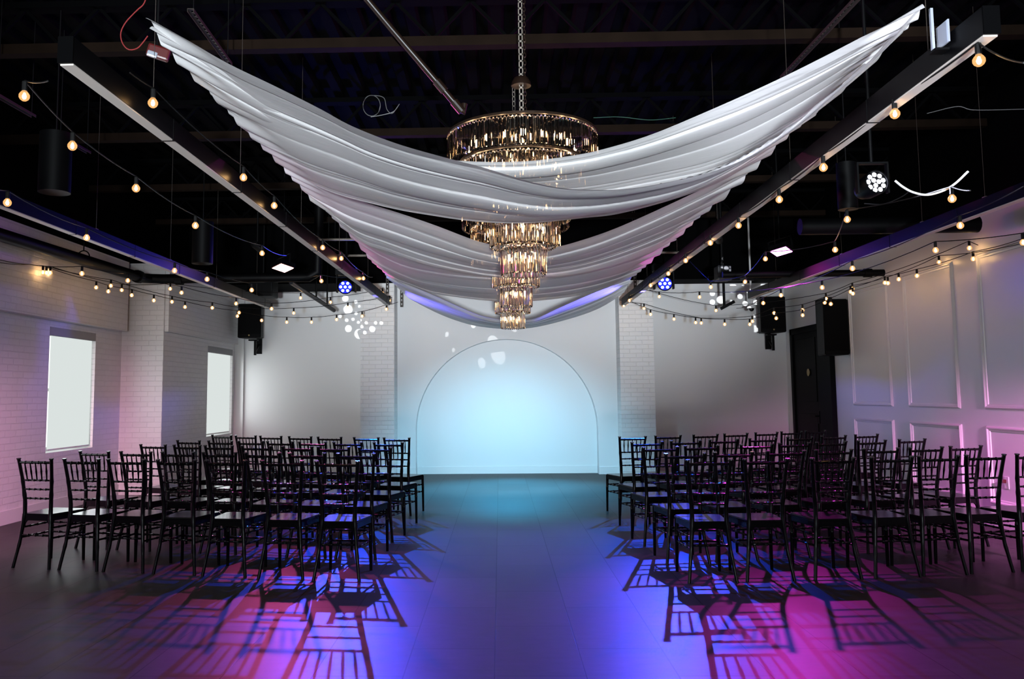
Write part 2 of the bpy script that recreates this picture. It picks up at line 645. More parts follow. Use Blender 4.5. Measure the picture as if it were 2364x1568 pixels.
# right wall with door opening
DY0, DY1, DZ = 13.57, 14.97, 2.5
mb = MB()
for (ya, yb, za, zb) in ((YF, DY0, 0, 3.36), (DY1, 15.5, 0, 3.36), (DY0, DY1, DZ, 3.36)):
    mb.box((XR + 0.15, (ya + yb) / 2, (za + zb) / 2), (0.3, yb - ya, zb - za))
struct(mb, 'wall_right', M['paint_gloss'])
struct(MB().box((XR - 0.009, (YF + 13.06) / 2, 0.08), (0.018, 13.06 - YF, 0.16), bevel=0.004), 'baseboard_right', M['paint_gloss'])
struct(MB().box((XL + 0.009, (YF + YS) / 2, 0.08), (0.018, YS - YF, 0.16), bevel=0.004), 'baseboard_left', M['paint_gloss'])
# picture-frame mouldings
tn = 4
for (y0, y1) in ((11.22, 12.44), (9.60, 10.775), (7.93, 9.11), (6.25, 7.45)):
    for (z0, z1) in ((1.21, 2.86), (0.23, 1.035)):
        m = MB()
        # one moulded ring: (inset, height above the wall) profile swept round the rectangle
        prof = [(0.0, -0.002), (0.0, 0.010), (0.006, 0.016), (0.016, 0.028), (0.026, 0.026), (0.034, 0.014), (0.050, 0.010), (0.055, -0.002)]
        rings = [[m.bm.verts.new((XR - t_, yy, zz)) for (yy, zz) in ((y0 + i_, z0 + i_), (y1 - i_, z0 + i_), (y1 - i_, z1 - i_), (y0 + i_, z1 - i_))] for i_, t_ in prof]
        for A_, B_ in zip(rings, rings[1:]):
            for e in range(4):
                m.bm.faces.new((A_[e], A_[(e + 1) % 4], B_[(e + 1) % 4], B_[e]))
        struct(m, 'trim_%d' % tn, M['paint_gloss'])
        tn += 1

# door and the tall charcoal panel beside it
dr = bpy.data.objects.new('door_1', None)
COL.objects.link(dr)
dr['kind'] = 'structure'
dr.location = (XR, (DY0 + DY1) / 2, 0)
dw = DY1 - DY0
m = MB()
m.box((0.0, -dw / 2 + 0.05, DZ / 2), (0.06, 0.1, DZ)).box((0.0, dw / 2 - 0.05, DZ / 2), (0.06, 0.1, DZ)).box((0.0, 0, DZ - 0.05), (0.06, dw, 0.1))
m.build('door_frame', M['door'], dr)
m = MB()
m.box((0.02, 0, (DZ - 0.1) / 2), (0.05, dw - 0.2, DZ - 0.1))
for (za, zb) in ((0.25, 1.05), (1.25, 2.3)):
    m.box((-0.008, 0, (za + zb) / 2), (0.012, dw - 0.55, zb - za), bevel=0.004)
m.build('door_leaf', M['door'], dr)
p = at_x(1866, 860, XR - 0.03)
MB().lathe([(0.0, 0), (0.062, 0), (0.062, 0.008), (0.0, 0.008)], (p.x - XR + 0.005, p.y - dr.location.y, p.z), 20, Matrix.Rotation(-math.pi / 2, 3, 'Y')).build('door_plaque', M['brass'], dr)
m = MB()
m.box((-0.03, -dw / 2 + 0.17, 1.0), (0.02, 0.06, 0.2), bevel=0.005).tube([(-0.03, -dw / 2 + 0.17, 1.02), (-0.09, -dw / 2 + 0.17, 1.02), (-0.09, -dw / 2 + 0.30, 1.02)], 0.011)
m.build('door_handle', M['black_metal'], dr)
struct(MB().box((XR - 0.04, (13.08 + DY0) / 2, 1.43), (0.08, DY0 - 13.08, 2.86), bevel=0.006), 'trim_%d' % tn, M['door2'])
tn += 1


# windows
def window(n, win, xf, z0gap):
    a, b, c, d = win
    r = bpy.data.objects.new('window_%d' % n, None)
    COL.objects.link(r)
    r['kind'] = 'structure'
    r.location = (xf, (a + b) / 2, c)
    w, h = b - a, d - c
    m = MB()
    for s in (-1, 1):
        m.box((-0.24, s * (w / 2 - 0.025), h / 2), (0.06, 0.05, h))
    m.box((-0.24, 0, 0.025), (0.06, w, 0.05)).box((-0.24, 0, h - 0.025), (0.06, w, 0.05)).box((-0.24, 0, h / 2), (0.05, w, 0.04))
    m.build('window_frame', M['paint_gloss'], r)
    MB().box((-0.28, 0, h / 2), (0.01, w, h)).build('window_pane', M['gap'], r)
    MB().box((-0.022, 0.0, h / 2 + 0.01), (0.006, w - 0.14, h - 0.06)).build('blind', M['blind'], r)
    MB().box((-0.022, 0.0, 0.035), (0.014, w - 0.14, 0.016)).build('blind_rail', M['paint_gloss'], r)
    MB().box((-0.03, 0.0, h - 0.055), (0.07, w - 0.01, 0.11), bevel=0.008).build('blind_cassette', M['cassette'], r)


window(1, W1, XL, 0.05)
window(2, W2, XLB, 0.05)

# steel joists crossing under the deck
for yy in (2.2, 4.35, 6.5, 8.8, 11.0, 13.2):
    m = MB()
    m.box((0, yy, 4.20), (10.9, 0.10, 0.08))
    o = struct(m, 'ceiling_beam', M['steel'])
    m = MB()
    m.box((0, yy, 4.56), (10.9, 0.12, 0.05))
    xx = -5.3
    while xx < 5.2:
        m.bar((xx, yy, 4.23), (xx + 0.3, yy, 4.55), 0.025, 0.025, Vector((0, 1, 0))).bar((xx + 0.3, yy, 4.55), (xx + 0.6, yy, 4.23), 0.025, 0.025, Vector((0, 1, 0)))
        xx += 0.6
    m.build('beam_web', M['black_paint'], o)


# ================================================================== CHAIRS
def ringed(a, b, r, n=3, seg=8):
    """a bamboo-style rod with small raised rings"""
    a, b = Vector(a), Vector(b)
    L = (b - a).length
    t, pts, rad = [], [], []
    stops = [0.0]
    for k in range(n):
        c = (k + 1) / (n + 1)
        e = 0.006 / L
        stops += [c - e * 1.4, c - e, c, c + e, c + e * 1.4]
    stops.append(1.0)
    for s in stops:
        pts.append(a.lerp(b, s))
        rad.append(r)
    for k in range(n):
        rad[1 + k * 5 + 1] = r * 1.25
        rad[1 + k * 5 + 2] = r * 1.35
        rad[1 + k * 5 + 3] = r * 1.25
    return MB().tube(pts, rad, seg)


CHM = M['chair']


def post_pt(s, z):
    # rear leg and back post: splays out to the foot and to the top
    keys = [(0.0, 0.182, -0.235), (0.22, 0.152, -0.200), (0.44, 0.131, -0.180), (0.56, 0.132, -0.182), (0.74, 0.148, -0.202), (0.915, 0.166, -0.235)]
    for (z0, x0, y0), (z1, x1, y1) in zip(keys, keys[1:]):
        if z <= z1 + 1e-6:
            f = (z - z0) / (z1 - z0)
            return Vector((s * (x0 + (x1 - x0) * f), y0 + (y1 - y0) * f, z))


def make_chair(label):
    t = thing('spindle_back_chair', label, 'chair', group='black spindle-back chairs in rows')
    # seat: dished slab, wider in front
    m = MB()
    poly = [(-0.145, -0.195), (0.145, -0.195), (0.187, 0.165), (0.174, 0.195), (0.137, 0.207), (-0.137, 0.207), (-0.174, 0.195), (-0.187, 0.165)]
    m.prism(poly, 'z', 0.432, 0.452)
    es = [e for e in m.bm.edges if abs(e.verts[0].co.z - e.verts[1].co.z) < 1e-5]
    bmesh.ops.bevel(m.bm, geom=es, offset=0.006, segments=2, affect='EDGES')
    m.build('seat', CHM, t)
    m = MB()
    for (p, q) in (((-0.133, -0.18), (0.133, -0.18)), ((-0.172, 0.19), (0.172, 0.19)), ((-0.136, -0.18), (-0.170, 0.19)), ((0.136, -0.18), (0.170, 0.19))):
        m.bar((*p, 0.413), (*q, 0.413), 0.018, 0.04)
    for s in (-1, 1):      # rounded brackets under the seat corners
        for (x0, y0, dx, dy) in ((0.126 * s, -0.182, -s, 0), (0.135 * s, -0.175, 0.05 * s, 0.5), (0.168 * s, 0.185, -s, 0), (0.168 * s, 0.18, -0.05 * s, -0.5)):
            d = Vector((dx, dy, 0)).normalized()
            R_ = 0.05
            pts = [Vector((0, 0, 0.396))] + [Vector((R_ - R_ * math.sin(a), 0, 0.396 - R_ + R_ * math.cos(a) - 0)) for a in [math.pi / 2 * k / 5 for k in range(6)]]
            f = []
            for off in (-0.008, 0.008):
                nrm = Vector((-d.y, d.x, 0)) * off
                f.append([m.bm.verts.new(Vector((x0, y0, 0)) + d * q.x + Vector((0, 0, q.z)) + nrm) for q in pts])
            m.bm.faces.new(f[0][::-1])
            m.bm.faces.new(f[1])
            for k in range(len(pts)):
                k2 = (k + 1) % len(pts)
                m.bm.faces.new((f[0][k], f[0][k2], f[1][k2], f[1][k]))
    m.build('seat_frame', CHM, t)
    for s in (-1, 1):
        pts, rad = [], []
        for k in range(25):
            z = 0.915 * k / 24
            pts.append(post_pt(s, z))
            rad.append(0.0135 + 0.004 * math.exp(-((z - 0.44) / 0.16) ** 2) + 0.001 * (z > 0.5))
        pts += [pts[-1] + Vector((0, 0, 0.001)), pts[-1] + Vector((0, -0.001, 0.010))]
        rad[-1] = 0.015
        rad += [0.0195, 0.0185]
        for zi in (5, 11, 16, 19):
            rad[zi] *= 1.16
        MB().tube(pts, rad, 10).build('back_post', CHM, t, smooth=True)
        MB().tube([(0.166 * s, 0.180, 0.44), (0.168 * s, 0.186, 0.3), (0.168 * s, 0.188, 0.295), (0.168 * s, 0.188, 0.29), (0.171 * s, 0.192, 0.0)], [0.017, 0.0155, 0.018, 0.0155, 0.0125], 10).build('front_leg', CHM, t, smooth=True)
    for z, r, nm in ((0.888, 0.0105, 'top_rail'), (0.735, 0.0075, 'back_rail'), (0.658, 0.0075, 'back_rail'), (0.580, 0.0075, 'back_rail')):
        ringed(post_pt(-1, z), post_pt(1, z), r, 4).build(nm, CHM, t, smooth=True)
    for k in range(5):
        f = (k + 1) / 6
        a = post_pt(-1, 0.888).lerp(post_pt(1, 0.888), f)
        b = post_pt(-1, 0.735).lerp(post_pt(1, 0.735), f)
        MB().tube([a, a.lerp(b, .25), a.lerp(b, .45), a.lerp(b, .5), a.lerp(b, .55), a.lerp(b, .75), b], [0.0052, 0.0062, 0.0078, 0.0088, 0.0078, 0.0062, 0.0052], 8).build('spindle', CHM, t, smooth=True)
    for s in (-1, 1):
        for z in (0.335, 0.250):
            ringed(post_pt(s, z), (0.168 * s, 0.187, z - 0.004), 0.0085, 3).build('stretcher', CHM, t, smooth=True)
    ringed(post_pt(-1, 0.272), post_pt(1, 0.272), 0.0085, 3).build('stretcher', CHM, t, smooth=True)
    for z in (0.325, 0.240):
        ringed((-0.168, 0.187, z), (0.168, 0.187, z), 0.0085, 3).build('stretcher', CHM, t, smooth=True)
    return t


ROWS_L = [
    ([7.09, 7.00, 6.92, 6.83, 6.74, 6.66, 6.57], [-3.91, -3.47, -3.06, -2.61, -2.18, -1.71, -1.26]),
    ([7.99, 7.89, 7.80, 7.70, 7.61, 7.52, 7.43], [-3.84, -3.40, -2.97, -2.55, -2.13, -1.71, -1.26]),
    ([9.06, 8.92, 8.79, 8.66, 8.54, 8.42, 8.30], [-3.72, -3.30, -2.92, -2.49, -2.04, -1.65, -1.22]),
    ([9.88, 9.74, 9.62, 9.49, 9.37, 9.25, 9.14], [-3.64, -3.22, -2.83, -2.46, -2.07, -1.66, -1.20]),
    ([11.22, 11.02, 10.83, 10.65, 10.46, 10.29, 10.12], [-3.69, -3.31, -2.93, -2.51, -2.10, -1.62, -1.23])]
ROWS_R = [
    ([6.47, 6.52, 6.57, 6.63, 6.70, 6.78, 6.87], [1.57, 2.01, 2.53, 3.00, 3.39, 3.79, 4.23]),
    ([7.16, 7.27, 7.39, 7.50, 7.62, 7.74, 7.87], [1.54, 1.97, 2.45, 2.90, 3.36, 3.81, 4.23]),
    ([8.03, 8.19, 8.35, 8.52, 8.69, 8.87, 9.06], [1.50, 1.92, 2.49, 2.91, 3.34, 3.82, 4.32]),
    ([8.88, 9.07, 9.26, 9.46, 9.67, 9.89, 10.12], [1.52, 1.96, 2.41, 2.89, 3.37, 3.83, 4.30]),
    ([10.02, 10.21, 10.40, 10.60, 10.81, 11.03, 11.26], [1.55, 2.00, 2.49, 2.91, 3.35, 3.74, 4.13])]
ORD = ['first', 'second', 'third', 'fourth', 'fifth', 'sixth', 'last']
ROWN = ['in the row nearest the camera', 'in the second row from the camera', 'in the middle row', 'in the second row from the arch', 'in the row nearest the arch']
proto = None
for side, rows in ((-1, ROWS_L), (1, ROWS_R)):
    for k, (ds, xs) in enumerate(rows):
        for i in range(7):
            if side < 0:
                yaw = 9 + 3.0 * k + (3 - i) * 1.3
                n = ORD[6 - i]
            else:
                yaw = -(6.5 + 3.2 * k) - (i - 3) * 1.6
                n = ORD[i]
            lab = 'black chair, %s from the aisle %s, %s block' % (n, ROWN[k], 'window-side' if side < 0 else 'panelled-wall-side')
            th = math.radians(yaw)
            # the measured point is the top of the back; the chair's origin lies in front of it
            off = 0.235 * 0.983
            loc = (xs[i] + off * math.sin(th), ds[i] + off * math.cos(th), 0)
            if proto is None:
                proto = make_chair(lab)
                proto.scale = (0.983, 0.983, 0.983)
                proto.location = loc
                proto.rotation_euler = (0, 0, -th)
            else:
                dup(proto, loc, -th, lab)


# ================================================================== DRAPED CEILING SWAGS
def swag(label, near, far, dn, df, K=7, amp=0.035, seed=0, drift=0.6, nu=120, nv=210):
    """near / far: pixel outlines of the two long hems; dn, df: (left, middle, right) distance of each hem"""
    rnd = random.Random(seed)

    def edge(px, d):
        pts = catmull([Vector((a, b, 0)) for a, b in px], nu)
        out = []
        for k, q in enumerate(pts):
            u = k / (nu - 1)
            base = d[0] * (1 - u) + d[2] * u
            mid = d[0] * 0.5 + d[2] * 0.5
            out.append(at_y(q.x, q.y, base + (d[1] - mid) * math.sin(math.pi * u) ** 1.0))
        return out
    N, F = edge(near, dn), edge(far, df)
    ph = [rnd.uniform(0, 6.28) for _ in range(6)]
    cr = [-0.02]
    while cr[-1] < 1.02:
        cr.append(cr[-1] + rnd.choice((0.03, 0.045, 0.09, 0.14, 0.2)) * rnd.uniform(0.8, 1.2) * 7 / K)
    am = [amp * rnd.uniform(0.35, 1.0) * min(1, 0.35 + (q - p) * 6) for p, q in zip(cr, cr[1:])]
    m = MB()
    grid = []
    for i in range(nu):
        u = i / (nu - 1)
        row = []
        for j in range(nv):
            v = j / (nv - 1)
            p = N[i].lerp(F[i], v)
            win = min(1, v * 12) * min(1, (1 - v) * 12)
            vv = v + (0.03 * math.sin(2.2 * math.pi * u + ph[0]) + 0.02 * math.sin(5.1 * u + ph[1] + v * 4) + drift * 0.16 * (u - 0.5)) * win
            z = 0
            for k in range(len(am)):
                if cr[k] <= vv < cr[k + 1]:
                    q = (vv - cr[k]) / (cr[k + 1] - cr[k])
                    fade = 0.55 + 0.45 * math.sin(4.2 * u + ph[2] + k * 2.4)
                    z = -am[k] * fade * (4 * q * (1 - q)) ** 0.32 * 1.15
            for k in range(1, len(cr) - 1):      # sharp creases of the gathered cloth
                if k % 3 != 1:
                    g = (vv - cr[k]) / 0.0075
                    if abs(g) < 3:
                        z += 0.016 * math.exp(-g * g) * max(0.0, math.sin(3.1 * u + k * 1.9 + ph[2])) ** 0.5
            z -= amp * 0.5 * math.sin(math.pi * v * 2.3 + ph[3] + u * 1.5)
            p = p + Vector((0, 0, z * win))
            # scalloped ends where the cloth is tied to the rail
            e = max(0, 1 - u * 12) + max(0, 1 - (1 - u) * 12)
            p.z += e * 0.022 * math.sin(v * 2 * math.pi * 7 + ph[5] + 1.5 * math.sin(v * 9))
            row.append(m.bm.verts.new(p))
        grid.append(row)
    for i in range(nu - 1):
        for j in range(nv - 1):
            m.bm.faces.new((grid[i][j], grid[i + 1][j], grid[i + 1][j + 1], grid[i][j + 1]))
    o = m.build('ceiling_drape', M['cloth'], smooth=True)
    me = o.data
    me.polygons.foreach_set('use_smooth', [True] * len(me.polygons))
    for a in ('sharp_edge',):
        if a in me.attributes:
            me.attributes.remove(me.attributes[a])
    tag(o, label, 'drape', 'white ceiling drapes')
    return o


swag('white sheer drape nearest the camera, its top hem crossing in front of the big chandelier',
     [(336, 46), (372, 63), (440, 98), (531, 149), (643, 203), (740, 252), (812, 291), (917, 332), (1032, 365), (1113, 386), (1201, 413), (1275, 431), (1343, 438), (1450, 436), (1564, 416), (1665, 390), (1750, 352), (1850, 285), (1930, 215), (2040, 118), (2132, 18)],
     [(652, 384), (690, 408), (745, 436), (794, 454), (852, 469), (926, 486), (1004, 499), (1065, 508), (1132, 514), (1190, 516), (1258, 513), (1342, 504), (1427, 494), (1550, 462), (1650, 425), (1762, 368)],
     (3.46, 3.7, 3.55), (5.78, 5.4, 5.79), K=6, seed=3, amp=0.021, drift=1.2)
swag('white sheer drape just behind the front one, sweeping up to the bright upper corner',
     [(345, 60), (520, 165), (700, 270), (860, 335), (960, 362), (1060, 371), (1150, 374), (1230, 371), (1310, 361), (1383, 347), (1500, 312), (1640, 254), (1780, 191), (1900, 132), (2010, 75), (2135, 12)],
     [(560, 290), (640, 352), (760, 405), (900, 440), (1050, 465), (1200, 474), (1350, 465), (1500, 440), (1640, 410), (1750, 355), (1880, 260), (1990, 155)],
     (3.5, 4.3, 3.5), (5.1, 5.25, 4.6), K=6, seed=5, amp=0.021, drift=-1.0)
swag('white sheer drape second in depth, under the lower tiers of the big chandelier',
     [(652, 386), (700, 412), (770, 442), (851, 470), (919, 491), (1004, 520), (1088, 552), (1136, 565), (1200, 575), (1278, 571), (1342, 555), (1427, 525), (1550, 470), (1640, 427), (1700, 398), (1762, 370)],
     [(762, 492), (831, 556), (895, 581), (987, 612), (1088, 633), (1139, 640), (1200, 642), (1300, 639), (1400, 620), (1500, 586), (1562, 547)],
     (5.8, 6.4, 5.85), (7.4, 8.05, 8.66), K=6, seed=8, amp=0.022, drift=0.8)
swag('pinkish white sheer drape third in depth, sagging behind the middle chandelier',
     [(765, 496), (838, 552), (905, 585), (987, 606), (1088, 622), (1200, 630), (1300, 626), (1400, 606), (1500, 574), (1562, 549)],
     [(884, 625), (915, 647), (953, 661), (1000, 677), (1055, 686), (1122, 694), (1190, 697), (1247, 694), (1308, 687), (1359, 677), (1393, 667), (1420, 657), (1456, 641)],
     (7.4, 8.85, 8.7), (10.9, 10.8, 11.7), K=7, seed=11, amp=0.022, drift=0.5)
swag('lowest white sheer drape, farthest back, hanging against the arch wall',
     [(888, 630), (940, 655), (1007, 684), (1055, 706), (1105, 727), (1156, 738), (1200, 739), (1240, 734), (1291, 711), (1369, 677), (1413, 660), (1456, 643)],
     [(912, 655), (935, 680), (953, 694), (1021, 728), (1088, 750), (1156, 758), (1200, 758), (1258, 750), (1342, 728), (1400, 703), (1440, 672)],
     (11.0, 11.75, 11.75), (12.3, 13.2, 12.6), K=4, seed=14, amp=0.025, drift=0.5)


# ================================================================== CHANDELIERS
TIERS = [(0.535, 1.00), (0.445, 0.80), (0.340, 0.60), (0.230, 0.40), (0.155, 0.20)]   # radius, top above the lowest edge


def chandelier(cx, cy, zb, label, stem_top):
    t = thing('crystal_chandelier', label, 'chandelier', (cx, cy, zb), 0, 'tiered crystal chandeliers over the aisle')
    rnd = random.Random(int(cy * 10))
    for k, (r, zt) in enumerate(TIERS):
        n = int(2 * math.pi * r / 0.0268)
        m = MB()
        h = 0.205
        for i in range(n):
            a = 2 * math.pi * i / n
            w = 0.0132
            rad = Vector((math.cos(a), math.sin(a), 0))
            tan = Vector((-math.sin(a), math.cos(a), 0))
            tw = rnd.uniform(-0.35, 0.35)
            rad2 = rad * math.cos(tw) + tan * math.sin(tw)
            tan2 = tan * math.cos(tw) - rad * math.sin(tw)
            c = rad * r
            sec = [tan2 * w, rad2 * w * 0.8, -tan2 * w, -rad2 * w * 0.5]
            z0 = zt - 0.012 - rnd.uniform(0, 0.004)
            lv = [(z0, 0.45), (z0 - 0.012, 1.0), (z0 - h + 0.014, 1.0), (z0 - h, 0.3)]
            rings = [[m.bm.verts.new(c + s * f + Vector((0, 0, z))) for s in sec] for z, f in lv]
            for p, q in zip(rings, rings[1:]):
                for e in range(4):
                    m.bm.faces.new((p[e], p[(e + 1) % 4], q[(e + 1) % 4], q[e]))
            m.bm.faces.new(rings[0])
            m.bm.faces.new(rings[-1][::-1])
        tier = m.build('crystal_tier', M['crystal'], t)
        m = MB()
        rp = [(r + 0.008, zt - 0.004), (r + 0.008, zt + 0.012), (r - 0.012, zt + 0.012), (r - 0.012, zt - 0.004), (r + 0.008, zt - 0.004)]
        ring = []
        for s in range(48):
            a = 2 * math.pi * s / 48
            ring.append([m.bm.verts.new((q[0] * math.cos(a), q[0] * math.sin(a), q[1])) for q in rp[:4]])
        for s in range(48):
            A, B = ring[s], ring[(s + 1) % 48]
            for e in range(4):
                m.bm.faces.new((A[e], A[(e + 1) % 4], B[(e + 1) % 4], B[e]))
        for s in range(3):
            a = math.pi * s / 3
            m.bar((r * math.cos(a), r * math.sin(a), zt + 0.003), (-r * math.cos(a), -r * math.sin(a), zt + 0.003), 0.012, 0.01)
        m.build('tier_ring', M['bronze'], tier)
        nb = (16, 14, 10, 7, 5)[k]
        for i in range(nb):
            a = 2 * math.pi * (i + 0.37 * k) / nb
            rr = r * 0.72
            MB().sphere((rr * math.cos(a), rr * math.sin(a), zt - 0.085), 0.012, 1, 1, 2.1, 10, 8).build('candle_bulb', M['candle'], tier, smooth=True)
    top = stem_top - zb
    MB().tube([(0, 0, 0.15), (0, 0, 1.02)], 0.012).build('centre_rod', M['bronze'], t)
    m = MB()
    z = 1.02
    while z < top:
        m.bar((-0.012, 0, z), (-0.012, 0, min(top, z + 0.05)), 0.007, 0.004, Vector((0, 1, 0)))
        m.bar((0.012, 0, z), (0.012, 0, min(top, z + 0.05)), 0.007, 0.004, Vector((0, 1, 0)))
        m.box((0, 0, z), (0.03, 0.004, 0.014))
        z += 0.05
    m.build('perforated_hanger', M['galv'], t)
    m = MB()
    z = 1.03
    k = 0
    while z < top - 0.3:
        a = math.pi / 2 * (k % 2)
        pts = [Vector((0.028 + 0.009 * math.cos(b) * math.cos(a), -0.01 + 0.009 * math.cos(b) * math.sin(a), z + 0.018 * math.sin(b))) for b in [2 * math.pi * q / 10 for q in range(11)]]
        m.tube(pts, 0.0025, 5)
        z += 0.029
        k += 1
    m.build('chain', M['bronze'], t)
    zc = 1.02 + 0.36
    MB().lathe([(0.012, zc + 0.07), (0.05, zc + 0.06), (0.068, zc + 0.03), (0.072, zc), (0.066, zc), (0.0, zc + 0.012)], (0, 0, 0), 24).build('canopy', M['copper'], t, smooth=True)
    return t


c1 = at_y(1209, 625, 6.0)
chandelier(c1.x, 6.0, at_y(1209, 625, 5.86).z, 'big tiered crystal chandelier nearest the camera, its wide top ring above the drapes', ZC)
c2 = at_y(1192, 700, 8.5)
chandelier(c2.x, 8.5, at_y(1192, 702, 8.35).z, 'middle crystal chandelier, lower tiers tinted pink between the drapes', ZC)
c3 = at_y(1184, 752, 11.2)
chandelier(c3.x, 11.2, at_y(1184, 754, 11.05).z, 'farthest crystal chandelier, lowest in view, in front of the lowest drape', ZC)


# ================================================================== LINEAR PENDANT LIGHTS
def pendant(x0, y0, x1, y1, z, label, cables):
    t = thing('linear_pendant_light', label, 'pendant light', (x0, y0, z), 0, 'long unlit linear pendants')
    d = Vector((x1 - x0, y1 - y0, 0))
    L = d.length
    u = d.normalized()
    MB().bar(u * 0 + Vector((0, 0, 0.062)), d + Vector((0, 0, 0.062)), 0.066, 0.116).build('housing', M['pendant'], t)
    MB().bar(u * 0.01 + Vector((0, 0, 0.001)), d - u * 0.01 + Vector((0, 0, 0.001)), 0.058, 0.008).build('diffuser', M['diffuser'], t)
    for q in (u * -0.004, d + u * 0.004):
        MB().bar(q - u * 0.004 + Vector((0, 0, 0.062)), q + u * 0.004 + Vector((0, 0, 0.062)), 0.068, 0.118).build('end_cap', M['black_paint'], t)
    s = 1.1
    while s < L:
        MB().bar(u * s + Vector((0, 0, 0.058)), u * (s + 0.012) + Vector((0, 0, 0.058)), 0.07, 0.126).build('joint_band', M['black_metal'], t)
        s += 1.22
    for c in cables:
        q = u * c
        MB().tube([(q.x, q.y, 0.12), (q.x, q.y, ZC - z)], 0.002, 5).build('hanging_cable', M['strut'], t)
        MB().box((q.x, q.y, 0.125), (0.02, 0.05, 0.02)).build('cable_clamp', M['galv'], t)


pendant(-1.862, 3.5, -1.776, 13.44, 2.85, 'long black linear pendant over the window-side block, beside the drapes', (0.9, 2.4, 4.2, 6.0, 8.0, 9.8))
pendant(2.021, 3.38, 2.053, 13.85, 2.85, 'long black linear pendant over the panelled-side block, beside the drapes', (0.5, 2.4, 4.4, 6.2, 8.2, 10))
pendant(-3.735, 2.5, -3.768, 13.69, 2.85, 'long black linear pendant near the brick window wall, its side lit blue', (1, 3.0, 5.2, 7.0, 8.6, 10.5))
pendant(4.05, 2.5, 3.891, 13.1, 2.85, 'long black linear pendant near the panelled wall', (1, 3.0, 4.4, 5.4, 7.2, 9.4))
# reflective bracket plates standing on the near end of the right pendant
t = thing('mounting_bracket', 'shiny metal bracket plates on the near end of the pendant beside the drapes', 'bracket', (1.965, 3.62, 2.91))
MB().box((0.006, 0.03, 0.06), (0.006, 0.10, 0.10)).build('plate', M['lens'], t)
MB().box((-0.03, 0.05, 0.09), (0.012, 0.014, 0.2)).build('post', M['lens'], t)
MB().box((-0.01, 0.04, -0.01), (0.06, 0.06, 0.01)).build('foot', M['black_metal'], t)


# ================================================================== STRING LIGHTS
def make_bulb(parent, p):
    """socket with a globe bulb under it; p is the globe's centre in the strand's own space"""
    s = MB().lathe([(0.0, 0.074), (0.011, 0.074), (0.013, 0.070), (0.013, 0.030), (0.011, 0.024), (0.0, 0.024)], (0, 0, 0), 10).build('bulb_socket', M['cord'], parent)
    s.location = p
    if not make_bulb.mesh:
        g = MB().lathe([(0.0, -0.0255), (0.010, -0.0235), (0.019, -0.0165), (0.0245, -0.006), (0.0245, 0.006), (0.0185, 0.0165), (0.012, 0.024), (0.0105, 0.032)], (0, 0, 0), 16).build('glass_globe', M['globe'], s, smooth=True)
        f = MB().sphere((0, 0, -0.002), 0.0095, 1, 1, 1.5, 10, 8).build('filament', M['filament'], s, smooth=True)
        make_bulb.mesh = [g.data, f.data]
    else:
        for nm, me in zip(('glass_globe', 'filament'), make_bulb.mesh):
            o = bpy.data.objects.new(nm, me)
            COL.objects.link(o)
            o.parent = s


make_bulb.mesh = None


def strand(label, bulbs, pre=(), post=(), sag=0.03):
    """bulbs: (px, py, distance); pre/post: cord-only points before and after"""
    P = [at_y(a, b, d) for a, b, d in bulbs]
    root = P[0]
    t = thing('string_light', label, 'string light', root, 0, 'strings of warm globe bulbs')
    cord = [at_y(a, b, d) - root for a, b, d in pre] + [q - root + Vector((0, 0, 0.078)) for q in P] + [at_y(a, b, d) - root for a, b, d in post]
    pts = []
    for a, b in zip(cord, cord[1:]):
        L = (b - a).length
        for k in range(6):
            f = k / 6
            q = a.lerp(b, f)
            q.z -= sag * L * 4 * f * (1 - f) * 0.6
            pts.append(q)
    pts.append(cord[-1])
    MB().tube(pts, 0.0042, 5).build('cord', M['cord'], t)
    for q in P:
        make_bulb(t, q - root)


def px_plane(lst, x):
    return [(a, b, at_x(a, b, x).y) for a, b in lst]


def px_lerp(lst, d0, d1):
    L = [0]
    for (a, b), (c, d) in zip(lst, lst[1:]):
        L.append(L[-1] + math.hypot(c - a, d - b))
    return [(a, b, d0 + (d1 - d0) * l / L[-1]) for (a, b), l in zip(lst, L)]


strand('string of globe bulbs running in depth between the two window-side pendants', px_plane([(56, 222), (167, 337), (314, 435), (451, 521), (605, 585)], -2.3), pre=[(110, 187, 3.6)], post=[(660, 590, 9.5)])
strand('string of globe bulbs looping along the inner side of the brick-wall pendant', [(17, 468, 5.2), (200, 549, 6.6), (403, 625, 8.0), (478, 645, 8.65), (581, 670, 9.5), (742, 649, 10.3)], pre=[(-60, 420, 4.6)], post=[(800, 640, 11)])
strand('string of globe bulbs along the window-side pendant beside the drapes', px_plane([(353, 238), (562, 410), (633, 475), (745, 572), (788, 597), (839, 643)], -1.74), pre=[(300, 168, 3.9)], post=[(860, 640, 12)])
W_ = 9.9
strand('lowest string of globe bulbs swagging from the brick wall to the arch', px_lerp([(99, 629), (222, 664), (250, 673), (304, 682), (355, 694), (427, 709), (548, 730), (604, 740), (662, 744), (719, 744), (777, 738), (836, 730), (892, 714)], 9.75, 14.1), pre=[(-40, 598, 8.5), (70, 611, 9.6)], post=[(918, 698, 14.5)])
strand('second lowest string of globe bulbs from the brick wall to the arch', px_lerp([(107, 630), (256, 660), (397, 697), (490, 711), (552, 722), (678, 723), (803, 710), (899, 694)], 9.8, 14.0), pre=[(-40, 588, 8.5), (70, 611, 9.6)], post=[(905, 687, 14.5)])
strand('middle string of globe bulbs from the brick wall passing over the corner speaker', px_lerp([(189, 632), (295, 648), (419, 676), (545, 701), (627, 713), (763, 698), (883, 677)], 8.6, 13.6), pre=[(70, 611, 9.0)], post=[(884, 664, 14.5)])
strand('highest string of globe bulbs starting from the hook on the brick wall', px_lerp([(116, 630), (281, 670), (393, 667), (694, 688)], 10.0, 13.0), pre=[(70, 611, 9.9)], post=[(860, 660, 14.5)])
